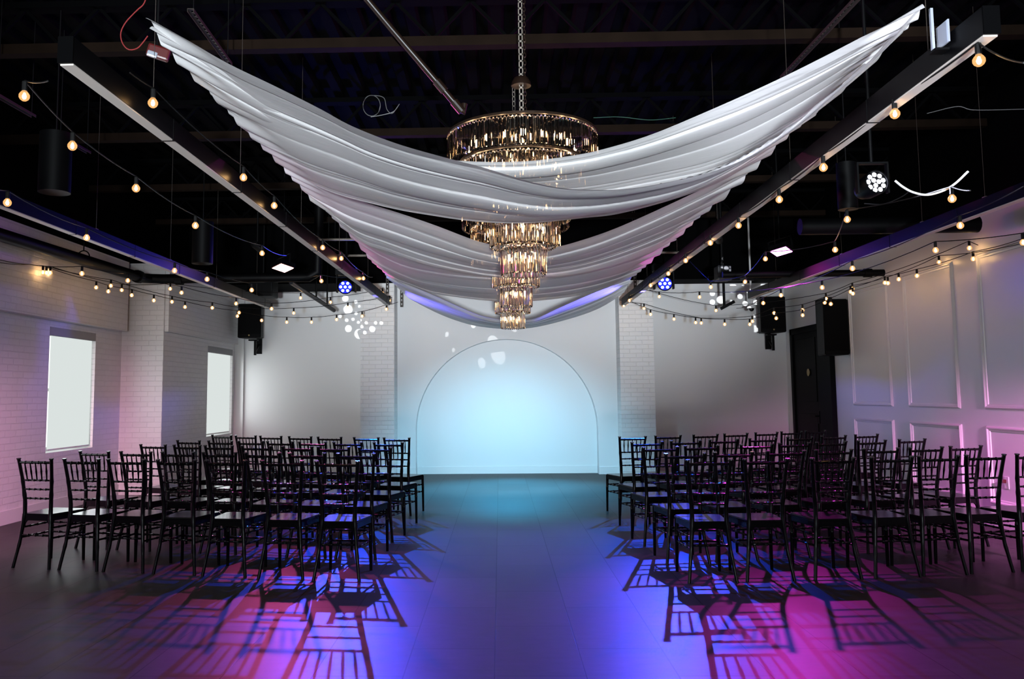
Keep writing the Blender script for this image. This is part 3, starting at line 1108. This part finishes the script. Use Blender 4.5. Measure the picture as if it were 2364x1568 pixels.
strand('string of globe bulbs along the panelled-side pendant beside the drapes', px_plane([(2260, 140), (2066, 263), (1901, 387), (1799, 461), (1705, 521), (1640, 561), (1583, 602), (1543, 632), (1502, 659), (1453, 694)], 2.0), pre=[(2364, 145, 3.0), (2300, 125, 3.3)], post=[(1448, 690, 14.4)])
strand('string of globe bulbs between the two panelled-side pendants', [(2198, 459, 5.27), (1956, 507, 6.4), (1928, 577, 7.6), (1767, 598, 8.9), (1720, 651, 10.2), (1641, 663, 11.0)], pre=[(2240, 440, 4.9)], post=[(1590, 600, 11.5)])
strand('string of globe bulbs on the wall side of the panelled-wall pendant', px_plane([(2217, 521), (1968, 620), (1803, 682), (1762, 700)], 3.4), pre=[(2364, 430, 5.4)], post=[(1700, 712, 13)])
strand('string of globe bulbs bowing from the panelled wall over the door', [(2362, 560, 6.9), (2160, 578, 7.4), (1898, 664, 9.4), (1615, 686, 12.2), (1522, 685, 13.3)], pre=[(2460, 500, 6.4)], post=[(1470, 662, 14.4)])
strand('lowest string of globe bulbs from the panelled wall to the arch', px_lerp([(2247, 598), (2117, 637), (2043, 653), (1969, 678), (1918, 702), (1853, 728), (1792, 735), (1731, 749), (1673, 749), (1606, 745), (1556, 737), (1502, 726), (1446, 701)], 9.0, 14.0), pre=[(2440, 520, 7.5)], post=[(1430, 690, 14.5)])
strand('second lowest string of globe bulbs from the panelled wall to the arch', px_lerp([(2168, 606), (2075, 645), (2050, 654), (1964, 674), (1904, 699), (1853, 716), (1787, 723), (1737, 742), (1619, 746), (1487, 712), (1440, 706)], 9.7, 14.1), pre=[(2440, 540, 7.5)], post=[(1430, 692, 14.5)])
strand('string of globe bulbs from the hook on the panelled wall past the big speaker', px_lerp([(2238, 573), (1968, 667), (1907, 690), (1653, 717)], 9.05, 13.2), pre=[(2258, 566, 9.05)], post=[(1500, 670, 14.4)])


# ================================================================== STAGE LIGHTS
def spot(name, loc, aim, power, col, size, blend=1.0, radius=0.03):
    return lamp(name, 'SPOT', loc, aim, power, col, spot_size=math.radians(size), spot_blend=blend, shadow_soft_size=radius)


def moving_head(px, py, d, aim, label, side):
    p = at_y(px, py, d)
    t = thing('moving_head_light', label, 'stage light', p, 0, 'blue moving head lights')
    ax = (Vector(aim) - p).normalized()
    rot = ax.to_track_quat('Z', 'Y').to_matrix()
    MB().lathe([(0.0, -0.26), (0.075, -0.25), (0.11, -0.18), (0.115, -0.06), (0.105, -0.012), (0.0, -0.012)], (0, 0, 0), 20, rot).build('head', M['black_metal'], t, smooth=True)
    MB().lathe([(0.108, -0.02), (0.108, 0.008), (0.096, 0.008), (0.096, -0.008), (0.108, -0.02)], (0, 0, 0), 20, rot).build('lens_ring', M['black_metal'], t)
    for (a, b) in ((-0.035, 0.055), (0.035, 0.055), (-0.066, 0.0), (0, 0.0), (0.066, 0.0), (-0.035, -0.055), (0.035, -0.055)):
        c = rot @ Vector((a, b, -0.003))
        MB().lathe([(0.0, 0.004), (0.018, 0.003), (0.022, -0.002), (0.0, -0.004)], c, 12, rot).build('led_lens', M['blue_led'], t)
    MB().lathe([(0.0, -0.006), (0.096, -0.006), (0.0, -0.0062)], (0, 0, 0), 24, rot).build('front_glass', M['blue_glass'], t)
    for s in (-1, 1):
        MB().box((s * 0.135, 0.08, 0.06), (0.02, 0.09, 0.26), bevel=0.005).build('yoke_arm', M['black_metal'], t)
    MB().box((0, 0.08, 0.24), (0.30, 0.2, 0.11), bevel=0.01).build('base', M['black_metal'], t)
    MB().tube([(0, 0.08, 0.29), (0, 0.08, ZC + 0.02 - p.z)], 0.02).build('hanging_pole', M['black_metal'], t)
    return p


AIMB = [(-1.0, 5.6, 0), (1.05, 5.6, 0)]
pb1 = moving_head(797, 663, 12.2, AIMB[0], 'glowing blue moving head light beside the window-side pendant', -1)
pb2 = moving_head(1535, 655, 12.0, AIMB[1], 'glowing blue moving head light beside the panelled-side pendant', 1)
BLUE = (0.25, 0.11, 1.0)
for p, a in ((pb1, AIMB[0]), (pb2, AIMB[1])):
    ax = (Vector(a) - p).normalized()
    spot('blue_beam', p + ax * 0.03, a, 1000, BLUE, 20, 0.8, 0.014)
    spot('blue_halo', p + ax * 0.03, (a[0] * 0.5, 6.6, 0), 3000, (0.004, 0.065, 1.0), 54, 1.0, 0.02)
    spot('blue_spill', p + ax * 0.03 + Vector((0, 0, 0.03)), a, 230 if p.x < 0 else 120, (0.008, 0.02, 1.0), 150, 1.0, 0.05)
    spot('cyan_aisle', p + ax * 0.03, (0, 9.2, 0), 620, (0.01, 0.5, 1.0), 46, 1.0, 0.02)  # extra cyan lamp added at the blue head to colour the aisle floor
    spot('blue_side', p + ax * 0.03 + Vector((0, 0, -0.16)), (0, p.y - 0.1, 2.85), 650, (0.14, 0.12, 1.0), 44, 1.0, 0.05)


def flood(px, py, d, aim, label, mat, rz):
    p = at_y(px, py, d)
    t = thing('flood_light', label, 'flood light', p, 0, 'square colour flood lights')
    ax = (Vector(aim) - p).normalized()
    rot = ax.to_track_quat('Z', 'Y').to_matrix() @ Matrix.Rotation(rz, 3, 'Z')
    MB().box(rot @ Vector((0, 0, -0.05)), (0.24, 0.24, 0.07), rot, bevel=0.008).build('housing', M['black_metal'], t)
    MB().box(rot @ Vector((0, 0, -0.012)), (0.205, 0.205, 0.008), rot).build('lens', mat, t)
    m = MB()
    for s in (-1, 1):
        m.bar(rot @ Vector((s * 0.15, 0, -0.05)), rot @ Vector((s * 0.15, 0, -0.19)), 0.02, 0.006)
    m.bar(rot @ Vector((-0.15, 0, -0.19)), rot @ Vector((0.15, 0, -0.19)), 0.02, 0.006)
    m.build('bracket', M['black_metal'], t)
    q = rot @ Vector((0, 0, -0.19))
    MB().tube([q, (q.x, q.y, ZC + 0.02 - p.z)], 0.012).build('hanging_pole', M['black_metal'], t)
    return p, ax


pf1, a1 = flood(653, 621, 11.5, at_y(653, 621, 11.5) + Vector((0.02, -0.26, -0.96)), 'pink glowing flood light hanging on the window side', M['warm_flood'], math.pi / 4)
pf2, a2 = flood(1804, 583, 10.9, at_y(1804, 583, 10.9) + Vector((0.02, -0.26, -0.96)), 'magenta glowing flood light hanging on the panelled-wall side', M['magenta_flood'], math.pi / 4)
for p, a, aim, pb, ps, col in ((pf1, a1, (-1.25, 4.3, 0), 620, 380, (1.0, 0.10, 0.45)), (pf2, a2, (1.55, 4.4, 0), 800, 420, (1.0, 0.04, 0.78))):
    spot('flood_beam', p + a * 0.02, aim, pb, col, 40, 1.0, 0.05)
    spot('flood_glow', p + a * 0.02, p + Vector((-0.1 if p.x > 0 else 0.05, -0.57, -0.86)), ps, col, 92, 1.0, 0.06)
    spot('flood_spill', p + a * 0.02, (p.x * 0.15, p.y - 2.6, 2.5), 1000, col, 70, 1.0, 0.1)

# unseen white spot added beside the camera to brighten the front drape's gathered end
spot('added_drape_accent', (-1.6, 0.4, 0.9), (1.5, 3.72, 2.88), 1500, (0.80, 0.82, 1.0), 21, 0.9, 0.04)

# unseen lamps added out of view to tint the lower side walls pink
spot('added_wall_glow', (-4.3, 5.0, 1.6), (-5.57, 9.0, 0.35), 1300, (1.0, 0.45, 0.66), 50, 1.0, 0.1)
spot('added_wall_glow', (4.6, 5.0, 1.6), (5.135, 8.3, 0.2), 1500, (1.0, 0.34, 0.85), 50, 1.0, 0.1)

# white par light with twelve leds, its beam on the cable beside it
pp = at_y(2023, 421, 5.6)
t = thing('par_light', 'white twelve-led par light hanging beside the panelled-side pendant', 'stage light', pp)
axp = Vector((0.12, -0.97, 0.10)).normalized()
rot = axp.to_track_quat('Z', 'Y').to_matrix() @ Matrix.Rotation(0.3, 3, 'Z')
MB().lathe([(0.0, -0.19), (0.055, -0.185), (0.075, -0.12), (0.082, -0.01), (0.082, 0.012), (0.074, 0.012), (0.074, -0.004), (0.0, -0.004)], (0, 0, 0), 24, rot).build('housing', M['black_metal'], t, smooth=True)
for k in range(12):
    if k < 3:
        r_, a_ = 0.021, 2 * math.pi * k / 3
    else:
        r_, a_ = 0.054, 2 * math.pi * k / 9
    c = rot @ Vector((r_ * math.cos(a_), r_ * math.sin(a_), 0.0))
    MB().lathe([(0.0, 0.004), (0.012, 0.003), (0.0155, -0.002), (0.0, -0.004)], c, 12, rot).build('led_lens', M['white_led'], t)
m = MB()
m.box((-0.1, 0.06, 0.04), (0.012, 0.04, 0.2)).box((0.1, 0.06, 0.04), (0.012, 0.04, 0.2)).box((0, 0.06, 0.145), (0.21, 0.04, 0.012))
m.build('yoke', M['black_metal'], t)
MB().tube([(0, 0.06, 0.15), (0, 0.06, ZC + 0.02 - pp.z)], 0.012).build('hanging_pole', M['black_metal'], t)
spot('par_beam', pp + axp * 0.03, pp + Vector((1.0, -0.7, 0.0)), 160, (0.72, 0.74, 1.0), 110, 1.0, 0.05)

# cyan wash on the arch
tw = thing('wash_light', 'small black wash light hidden above the lowest drape facing the arch', 'stage light', (0.15, 14.6, 3.35))
MB().lathe([(0.0, 0.16), (0.06, 0.15), (0.07, 0.0), (0.06, 0.0), (0.06, 0.01), (0.0, 0.01)], (0, 0, 0), 20, Euler((0.5, 0, 0)).to_matrix()).build('housing', M['black_metal'], tw, smooth=True)
MB().tube([(0, -0.06, 0.14), (0, -0.06, 1.27)], 0.012).build('hanging_pole', M['black_metal'], tw)
spot('cyan_floor_wash', (0.15, 14.6, 3.3), (0.15, 12.8, 0.0), 4300, (0.01, 0.54, 1.0), 62, 1.0, 0.05)
spot('added_cyan_wash', (0.13, 11.6, 2.2), (0.13, 14.4, -0.3), 960, (0.34, 0.74, 1.0), 92, 1.0, 0.05)  # unseen lamp without a body, added behind the far chandelier to light the arch


# gobo projectors: white light through a plate of round holes
def gobo(label, loc, aim, power, dots, depth, col=(0.93, 0.97, 1.0)):
    loc = Vector(loc)
    t = thing('gobo_projector', label, 'projector', loc, 0, 'pattern projectors near the ceiling')
    ax = (Vector(aim) - loc).normalized()
    rot = ax.to_track_quat('Z', 'Y').to_matrix()
    MB().lathe([(0.0, -0.27), (0.05, -0.26), (0.055, -0.05), (0.045, -0.03), (0.04, -0.02), (0.0, -0.02)], (0, 0, 0), 18, rot).build('housing', M['black_metal'], t, smooth=True)
    q = rot @ Vector((0, 0, -0.15))
    MB().tube([q + Vector((0, 0, 0.05)), (q.x, q.y, ZC + 0.02 - loc.z)], 0.012).build('hanging_pole', M['black_metal'], t)
    o = spot('gobo_beam', loc, aim, power, col, 60, 0.0, 0.004)
    d = o.data
    d.use_nodes = True
    nt = d.node_tree
    em = nt.nodes['Emission']
    tc = nt.nodes.new('ShaderNodeTexCoord')
    sp = nt.nodes.new('ShaderNodeSeparateXYZ')
    nt.links.new(tc.outputs['Normal'], sp.inputs[0])
    cb = nt.nodes.new('ShaderNodeCombineXYZ')
    for k, ax_ in enumerate('XY'):
        dv = nt.nodes.new('ShaderNodeMath')
        dv.operation = 'DIVIDE'
        nt.links.new(sp.outputs[ax_], dv.inputs[0])
        nt.links.new(sp.outputs['Z'], dv.inputs[1])
        nt.links.new(dv.outputs[0], cb.inputs[k])
    inv = o.rotation_euler.to_matrix().transposed()
    last = None
    for (px, py, r) in dots:
        w = at_y(px, py, depth(px))
        v = inv @ (w - loc)
        u0, v0 = v.x / v.z, v.y / v.z
        rr = (r / 2000 * w.y) / abs(v.z)
        ds = nt.nodes.new('ShaderNodeVectorMath')
        ds.operation = 'DISTANCE'
        nt.links.new(cb.outputs[0], ds.inputs[0])
        ds.inputs[1].default_value = (u0, v0, 0)
        mr = nt.nodes.new('ShaderNodeMapRange')
        mr.inputs['From Min'].default_value = rr * 1.06
        mr.inputs['From Max'].default_value = rr * 0.94
        nt.links.new(ds.outputs['Value'], mr.inputs['Value'])
        if last is None:
            last = mr.outputs[0]
        else:
            mx = nt.nodes.new('ShaderNodeMath')
            mx.operation = 'MAXIMUM'
            nt.links.new(last, mx.inputs[0])
            nt.links.new(mr.outputs[0], mx.inputs[1])
            last = mx.outputs[0]
    nt.links.new(last, em.inputs['Strength'])
    return o


DL = [(1420, 975, 48), (1577, 1027, 27), (1460, 1140, 70), (1580, 1200, 25), (1340, 1245, 27), (1440, 1303, 27), (1535, 1290, 24), (1645, 1303, 20), (1615, 1335, 22), (1735, 1342, 22), (1875, 1343, 24), (1962, 1345, 26), (1668, 1400, 24), (1465, 1430, 52), (1825, 1435, 45), (1630, 1510, 75), (1712, 1490, 26), (1630, 1095, 20)]
DL = [(580 + a / 6.533, 540 + b / 6.533, r / 6.533) for a, b, r in DL]
gobo('black pattern projector hanging in the dark over the window-side block', (-3.3, 11.6, 3.45), (-2.7, 16, 2.75), 900, DL, lambda px: YB if px < 831 else YPI)
DR = [(1447, 893, 33), (1620, 870, 72), (1355, 950, 37), (1470, 1040, 55), (1740, 993, 36), (1355, 1072, 38), (1810, 1090, 36), (1608, 1070, 30), (1440, 1165, 38), (1712, 1160, 30), (1560, 1180, 35), (1563, 1295, 38), (1740, 1330, 92), (1780, 850, 20)]
DR = [(1420 + a / 6.031, 520 + b / 6.031, r / 6.031) for a, b, r in DR] + [(1733, 671, 10), (1708, 685, 5.6), (1745, 698, 5.8), (1737, 732, 6.3), (1742, 755, 12), (1756, 710, 5), (1762, 660, 6)]
gobo('black pattern projector hanging in the dark over the panelled-side block', (3.0, 11.4, 3.45), (4.4, 16, 2.85), 900, DR, lambda px: YBR)
DC = [(1150, 820, 16), (1112, 838, 9), (1095, 772, 7), (1207, 783, 6.5), (1010, 800, 7), (1022, 797, 6), (1000, 802, 5), (1040, 840, 4.5)]
gobo('black pattern projector hanging above the arch', (-0.5, 13.95, 3.35), (-0.1, 15.5, 2.3), 60, DC, lambda px: YN)


# ================================================================== SPEAKERS
def wall_speaker(loc, w, h, d, label, rz=0.0, bracket=True):
    t = thing('wall_speaker', label, 'speaker', loc, rz, 'black wall speakers')
    m = MB()
    m.prism([(-w / 2, -d / 2), (w / 2, -d / 2), (w * 0.38, d / 2), (-w * 0.38, d / 2)], 'z', 0, h)
    es = list(m.bm.edges)
    bmesh.ops.bevel(m.bm, geom=es, offset=0.012, segments=2, affect='EDGES')
    m.build('cabinet', M['black_metal'], t)
    MB().box((0, -d / 2 - 0.004, h / 2 + 0.02), (w - 0.04, 0.012, h - 0.09), bevel=0.004).build('grille', M['grille'], t)
    if bracket:
        MB().lathe([(0.0, 0), (0.014, 0), (0.014, 0.006), (0, 0.006)], (0.0, -d / 2 - 0.008, 0.045), 12, Matrix.Rotation(math.pi / 2, 3, 'X')).build('badge', M['brass'], t)
        m = MB()
        m.box((0.02, 0.05, -0.03), (0.16, 0.12, 0.025)).box((0.05, 0.05, -0.17), (0.035, 0.05, 0.27)).bar((0.05, 0.05, -0.26), (0.05, 0.30, -0.10), 0.03, 0.03)
        m.box((0.05, 0.32, -0.12), (0.1, 0.02, 0.3))
        m.build('bracket', M['black_metal'], t)
    return t


p = at_y(575, 780, 15.15)
wall_speaker((p.x, 15.32, p.z), 0.43, 0.62, 0.34, 'black wall speaker in the back corner above the far window')
p = at_y(1788, 767, 14.65)
wall_speaker((p.x - 0.01, 14.82, p.z), 0.44, 0.62, 0.34, 'black wall speaker in the back corner beside the door')
p = at_y(1938, 819, 12.4)
wall_speaker((XR - 0.205, 12.65, p.z), 0.36, 0.82, 0.40, 'biggest black speaker, mounted high on the panelled wall', 0.0, False)


# ================================================================== CEILING SERVICES
def pipe(label, pts, r, mat, name='pipe', cat='pipe', seg=14, flanges=()):
    P = [Vector(q) for q in pts]
    t = thing(name, label, cat, P[0])
    MB().tube([q - P[0] for q in P], r, seg).build('tube', mat, t, smooth=True)
    for f in flanges:
        i, s = f
        a = P[i].lerp(P[i + 1], s) - P[0]
        d = (P[i + 1] - P[i]).normalized()
        MB().tube([a - d * 0.05, a + d * 0.05], r * 1.3, seg).build('coupling', mat, t)
    return t


pipe('thick black pipe along the top of the brick window wall', [(-5.1, 2.0, 3.02), (-5.1, 11.9, 3.12), (-5.05, 12.05, 3.13), (-4.9, 12.1, 3.13), (-2.75, 12.1, 3.13), (-2.62, 12.1, 3.2), (-2.6, 12.1, ZC - 0.01)], 0.07, M['black_metal'], flanges=((0, 0.985), (3, 0.12)))
pipe('black pipe sticking out of the panelled wall above the big speaker', [(XR, 11.3, 2.98), (3.0, 11.3, 2.98)], 0.045, M['black_metal'], flanges=((0, 0.1),))
pipe('stubby black duct end high on the panelled wall', [at_x(2257, 518, 4.9), at_x(2257, 518, 4.9) + Vector((-1.8, 0, 0))], 0.085, M['black_metal'])
pipe('coppery sprinkler pipe slanting down towards the big chandelier', [at_y(815, -40, 6.1), at_y(900, 62, 6.25), at_y(1062, 252, 6.38), at_y(1070, 258, 6.39), at_y(1072, 240, 6.39)], 0.026, M['copper'], flanges=((1, 0.72), (1, 0.97)))
# hanger loop on the thick pipe
t = thing('pipe_hanger', 'black wire hanger loop holding the thick pipe at the brick wall', 'hanger', at_y(193, 590, 10.25))
MB().tube([(0, 0, 0.4), (0, 0, 0.06)], 0.008).build('rod', M['black_metal'], t)
MB().tube([(0.075 * math.cos(a), 0, -0.02 + 0.08 * math.sin(a)) for a in [math.pi * k / 12 for k in range(13)]], 0.008).build('loop', M['black_metal'], t)


def can_light(px, py, d, r, h, label):
    p = at_y(px, py, d)
    t = thing('can_pendant', label, 'ceiling light', p, 0, 'dark cylinder downlights')
    MB().lathe([(r, 0.0), (r, h), (0, h)], (0, 0, 0), 32).build('cylinder', M['black_metal'], t, smooth=True)
    MB().lathe([(0.0, 0.004), (r * 0.97, 0.002), (r * 0.97, 0.012), (0.0, 0.012)], (0, 0, 0), 32).build('diffuser', M['diffuser'], t)
    MB().tube([(0, 0, h), (0, 0, ZC - p.z)], 0.006).build('stem', M['black_metal'], t)


can_light(125, 445, 6.5, 0.12, 0.48, 'dark cylinder downlight near the camera on the window side')
can_light(467, 609, 10.2, 0.125, 0.52, 'dark cylinder downlight farther off on the window side')
can_light(1958, 484, 7.1, 0.08, 0.4, 'dark cylinder downlight between the panelled-side pendants')


def strut(a, b, label, w=0.04, holes=0.06):
    """perforated steel channel: two rails with rungs"""
    a, b = Vector(a), Vector(b)
    t = thing('perforated_strut', label, 'strut', a, 0, 'perforated steel struts')
    d = b - a
    u = d.normalized()
    sd = u.cross(Vector((0, 0, 1)))
    if sd.length < 0.1:
        sd = Vector((1, 0, 0))
    sd.normalize()
    m = MB()
    nrm = u.cross(sd)
    for s in (-1, 1):
        m.bar(sd * s * w * 0.36, d + sd * s * w * 0.36, w * 0.28, 0.004, nrm)
        m.bar(sd * s * w * 0.5 + nrm * 0.01, d + sd * s * w * 0.5 + nrm * 0.01, 0.003, 0.022, nrm)
    L = d.length
    s = 0
    while s < L:
        m.bar(u * s, u * min(L, s + holes * 0.45), w * 0.5, 0.004, nrm)
        s += holes
    m.build('channel', M['strut'], t)
    if abs(u.z) < 0.9:
        for f in (0.06, 0.94):
            q = d * f
            MB().tube([q, (q.x, q.y, ZC + 0.02 - a.z)], 0.004, 5).build('drop_rod', M['black_metal'], t)
    return t


strut(at_y(2010, -40, 5.2), at_y(1806, 176, 7.1), 'perforated strut running in depth above the bright end of the drape')
strut(at_y(-10, 215, 6.35), at_y(78, 266, 6.9), 'perforated strut above the brick-wall pendant')
strut(at_y(135, 310, 7.0), at_y(205, 350, 7.9), 'perforated strut behind the near cylinder downlight')
strut(at_y(440, 20, 5.2), at_y(530, 145, 6.2), 'perforated strut behind the upper corner of the drape')
for (px, y0, y1, d, lb) in ((927, 668, 709, 14.7, 'short perforated strut hanging on the arch wall at the window-side pier'), (894, 640, 678, 14.45, 'short perforated strut hanging behind the end of the window-side pendant'), (1432, 676, 702, 14.7, 'short perforated strut hanging on the arch wall at the panelled-side pier'), (1467, 640, 672, 14.45, 'short perforated strut hanging behind the end of the panelled-side pendant')):
    a = at_y(px, y1, d)
    strut(a, (a.x, a.y, ZC + 0.02), lb, 0.045, 0.07)

# hanging black bar with two drop rods (window side)
a, b = at_y(672, 652, 12.35), at_y(771, 717, 14.4)
t = thing('lighting_bar', 'black hanging bar between the window-side pendants, its top lit blue', 'bar', a)
MB().tube([(0, 0, 0), b - a], 0.034, 12).build('tube', M['dark_metal'], t, smooth=True)
for f in (0.55, 0.82):
    q = (b - a) * f
    MB().tube([q, (q.x, q.y, ZC - 0.004 - a.z)], 0.014).build('drop_rod', M['black_metal'], t)
# projector box in the dark corner, window side
p = at_y(607, 690, 14.2)
t = thing('ceiling_projector', 'dark box projector hanging in front of the far window corner', 'projector', p)
MB().box((0, 0, 0.17), (0.42, 0.4, 0.3), bevel=0.02).build('body', M['black_metal'], t)
MB().tube([(0, 0, 0.3), (0, 0, ZC + 0.02 - p.z)], 0.02).build('hanging_pole', M['black_metal'], t)
# black pole mount on the panelled side
p = at_y(1672, 706, 14.2)
t = thing('ceiling_mount', 'black ceiling mount pole with a slanted foot, in front of the dotted light', 'mount', p)
MB().tube([(0, 0, 0), (0, 0, ZC + 0.02 - p.z)], 0.022).build('pole', M['black_metal'], t)
MB().bar((-0.06, 0, -0.05), (0.17, 0, 0.07), 0.05, 0.05).build('foot', M['black_metal'], t)
MB().bar((-0.25, 0, 0.46), (0.5, 0, 0.46), 0.06, 0.08).build('crossbar', M['black_metal'], t)
# projector on the same mount line
p = at_y(1668, 632, 12.6)
t = thing('ceiling_projector', 'black projector body hanging above the ceiling mount pole', 'projector', p)
MB().box((0, 0, 0), (0.2, 0.25, 0.22), bevel=0.02).build('body', M['dark_metal'], t)
MB().box((0, -0.13, -0.01), (0.11, 0.02, 0.11), bevel=0.006).build('lens', M['black_metal'], t)
MB().tube([(0, 0, 0.1), (0, 0, ZC + 0.02 - p.z)], 0.02).build('hanging_pole', M['black_metal'], t)
# dome camera
p = at_y(1735, 712, 14.3)
t = thing('dome_camera', 'white dome camera hanging in front of the corner speaker', 'camera', p)
MB().lathe([(0.0, 0.06), (0.05, 0.055), (0.07, 0.02), (0.072, 0.0), (0.0, 0.0)], (0, 0, 0), 20).build('shell', M['white_plastic'], t, smooth=True)
MB().sphere((0, 0, -0.01), 0.042).build('dome', M['black_metal'], t, smooth=True)
MB().tube([(0, 0, 0.055), (0, 0, ZC + 0.02 - p.z)], 0.016).build('drop_rod', M['white_plastic'], t)
# red alarm strobe at the gathered end of the front drape
p = at_y(362, 124, 4.9)
t = thing('alarm_strobe', 'red fire alarm strobe hanging behind the upper end of the drapes', 'alarm')
t.location = p
MB().box((0.01, 0, 0.005), (0.13, 0.05, 0.075), Euler((0, 0.25, 0.3)), bevel=0.012).build('housing', M['red'], t)
MB().box((-0.015, -0.03, -0.015), (0.06, 0.02, 0.035), Euler((0, 0.25, 0.3)), bevel=0.008).build('strobe_lens', M['lens'], t)
MB().tube([(0, 0, 0.03), (0, 0.02, ZC + 0.02 - p.z)], 0.008).build('conduit', M['black_metal'], t)


def cable(label, pts, d, r, mat):
    P = [at_y(a, b, d if not isinstance(d, (list, tuple)) else d[i]) for i, (a, b) in enumerate(pts)]
    Q = catmull(P, 8 * len(P))
    o = MB().tube([q - P[0] for q in Q], r, 6).build('cable', mat, smooth=True)
    o.location = P[0]
    return tag(o, label, 'cable')


cable('red cable loop hanging beside the upper end of the drapes', [(356, -420), (352, -200), (345, -60), (335, 2), (318, 22), (308, 32), (290, 52), (279, 75), (282, 98), (296, 114), (316, 112), (330, 98), (341, 83)], 4.8, 0.0035, M['red_cable'])
cable('white cable lit brightly beside the par light', [(2066, 417), (2085, 432), (2108, 444), (2140, 450), (2176, 441), (2205, 424), (2235, 396)], 5.35, 0.007, M['lit_cable'])
cable('coil of white cable in the dark above the front drape', [(858 + 20 * math.cos(t * 0.7), 244 + 24 * math.sin(t * 0.7)) for t in range(17)] + [(886, 226), (893, 252), (905, 262), (918, 246), (922, 240), (908, 258), (880, 266), (856, 270)], 8.72, 0.004, M['white_cable'])
cable('green cable behind the big chandelier', [(1370, 272), (1430, 270), (1500, 277), (1560, 272)], 8.72, 0.004, M['green_cable'])
cable('thin grey cable in the dark above the panelled wall', [(2140, 262), (2210, 246), (2250, 254), (2364, 252)], 6.8, 0.003, M['white_cable'])
cable('thin black cable sagging below the par light', [(1995, 470), (2040, 471), (2080, 455), (2102, 440)], 6.5, 0.004, M['dark_metal'])

# blue-lit cross rods behind the left pendant
for (a, b, d, lb) in (((752, 553), (822, 553), 11.6, 'horizontal rod lit blue, upper, beside the third drape'), ((765, 590), (845, 590), 12.6, 'horizontal rod lit blue, lower, beside the third drape'), ((1525, 583), (1588, 583), 11.8, 'horizontal rod lit blue above the panelled-side blue light')):
    p, q = at_y(*a, d), at_y(*b, d)
    t = thing('cross_rod', lb, 'rod', p, 0, 'rods above the blue lights')
    MB().tube([(-0.2, 0, 0), q - p], 0.018, 8).build('tube', M['galv'], t)
    for f in (0.1, 0.9):
        e = (q - p) * f
        MB().tube([e, (e.x, e.y, ZC + 0.02 - p.z)], 0.005, 5).build('drop_rod', M['black_metal'], t)

# outlet with a plug on the panelled wall
p = at_x(2325, 1115, XR)
t = thing('wall_outlet', 'white wall outlet with a plug low on the panelled wall', 'outlet', (XR - 0.004, p.y, p.z))
MB().box((0, 0, 0), (0.008, 0.075, 0.12), bevel=0.002).build('plate', M['white_plastic'], t)
MB().box((-0.022, 0.015, 0.015), (0.04, 0.035, 0.035), bevel=0.004).build('plug', M['red'], t)
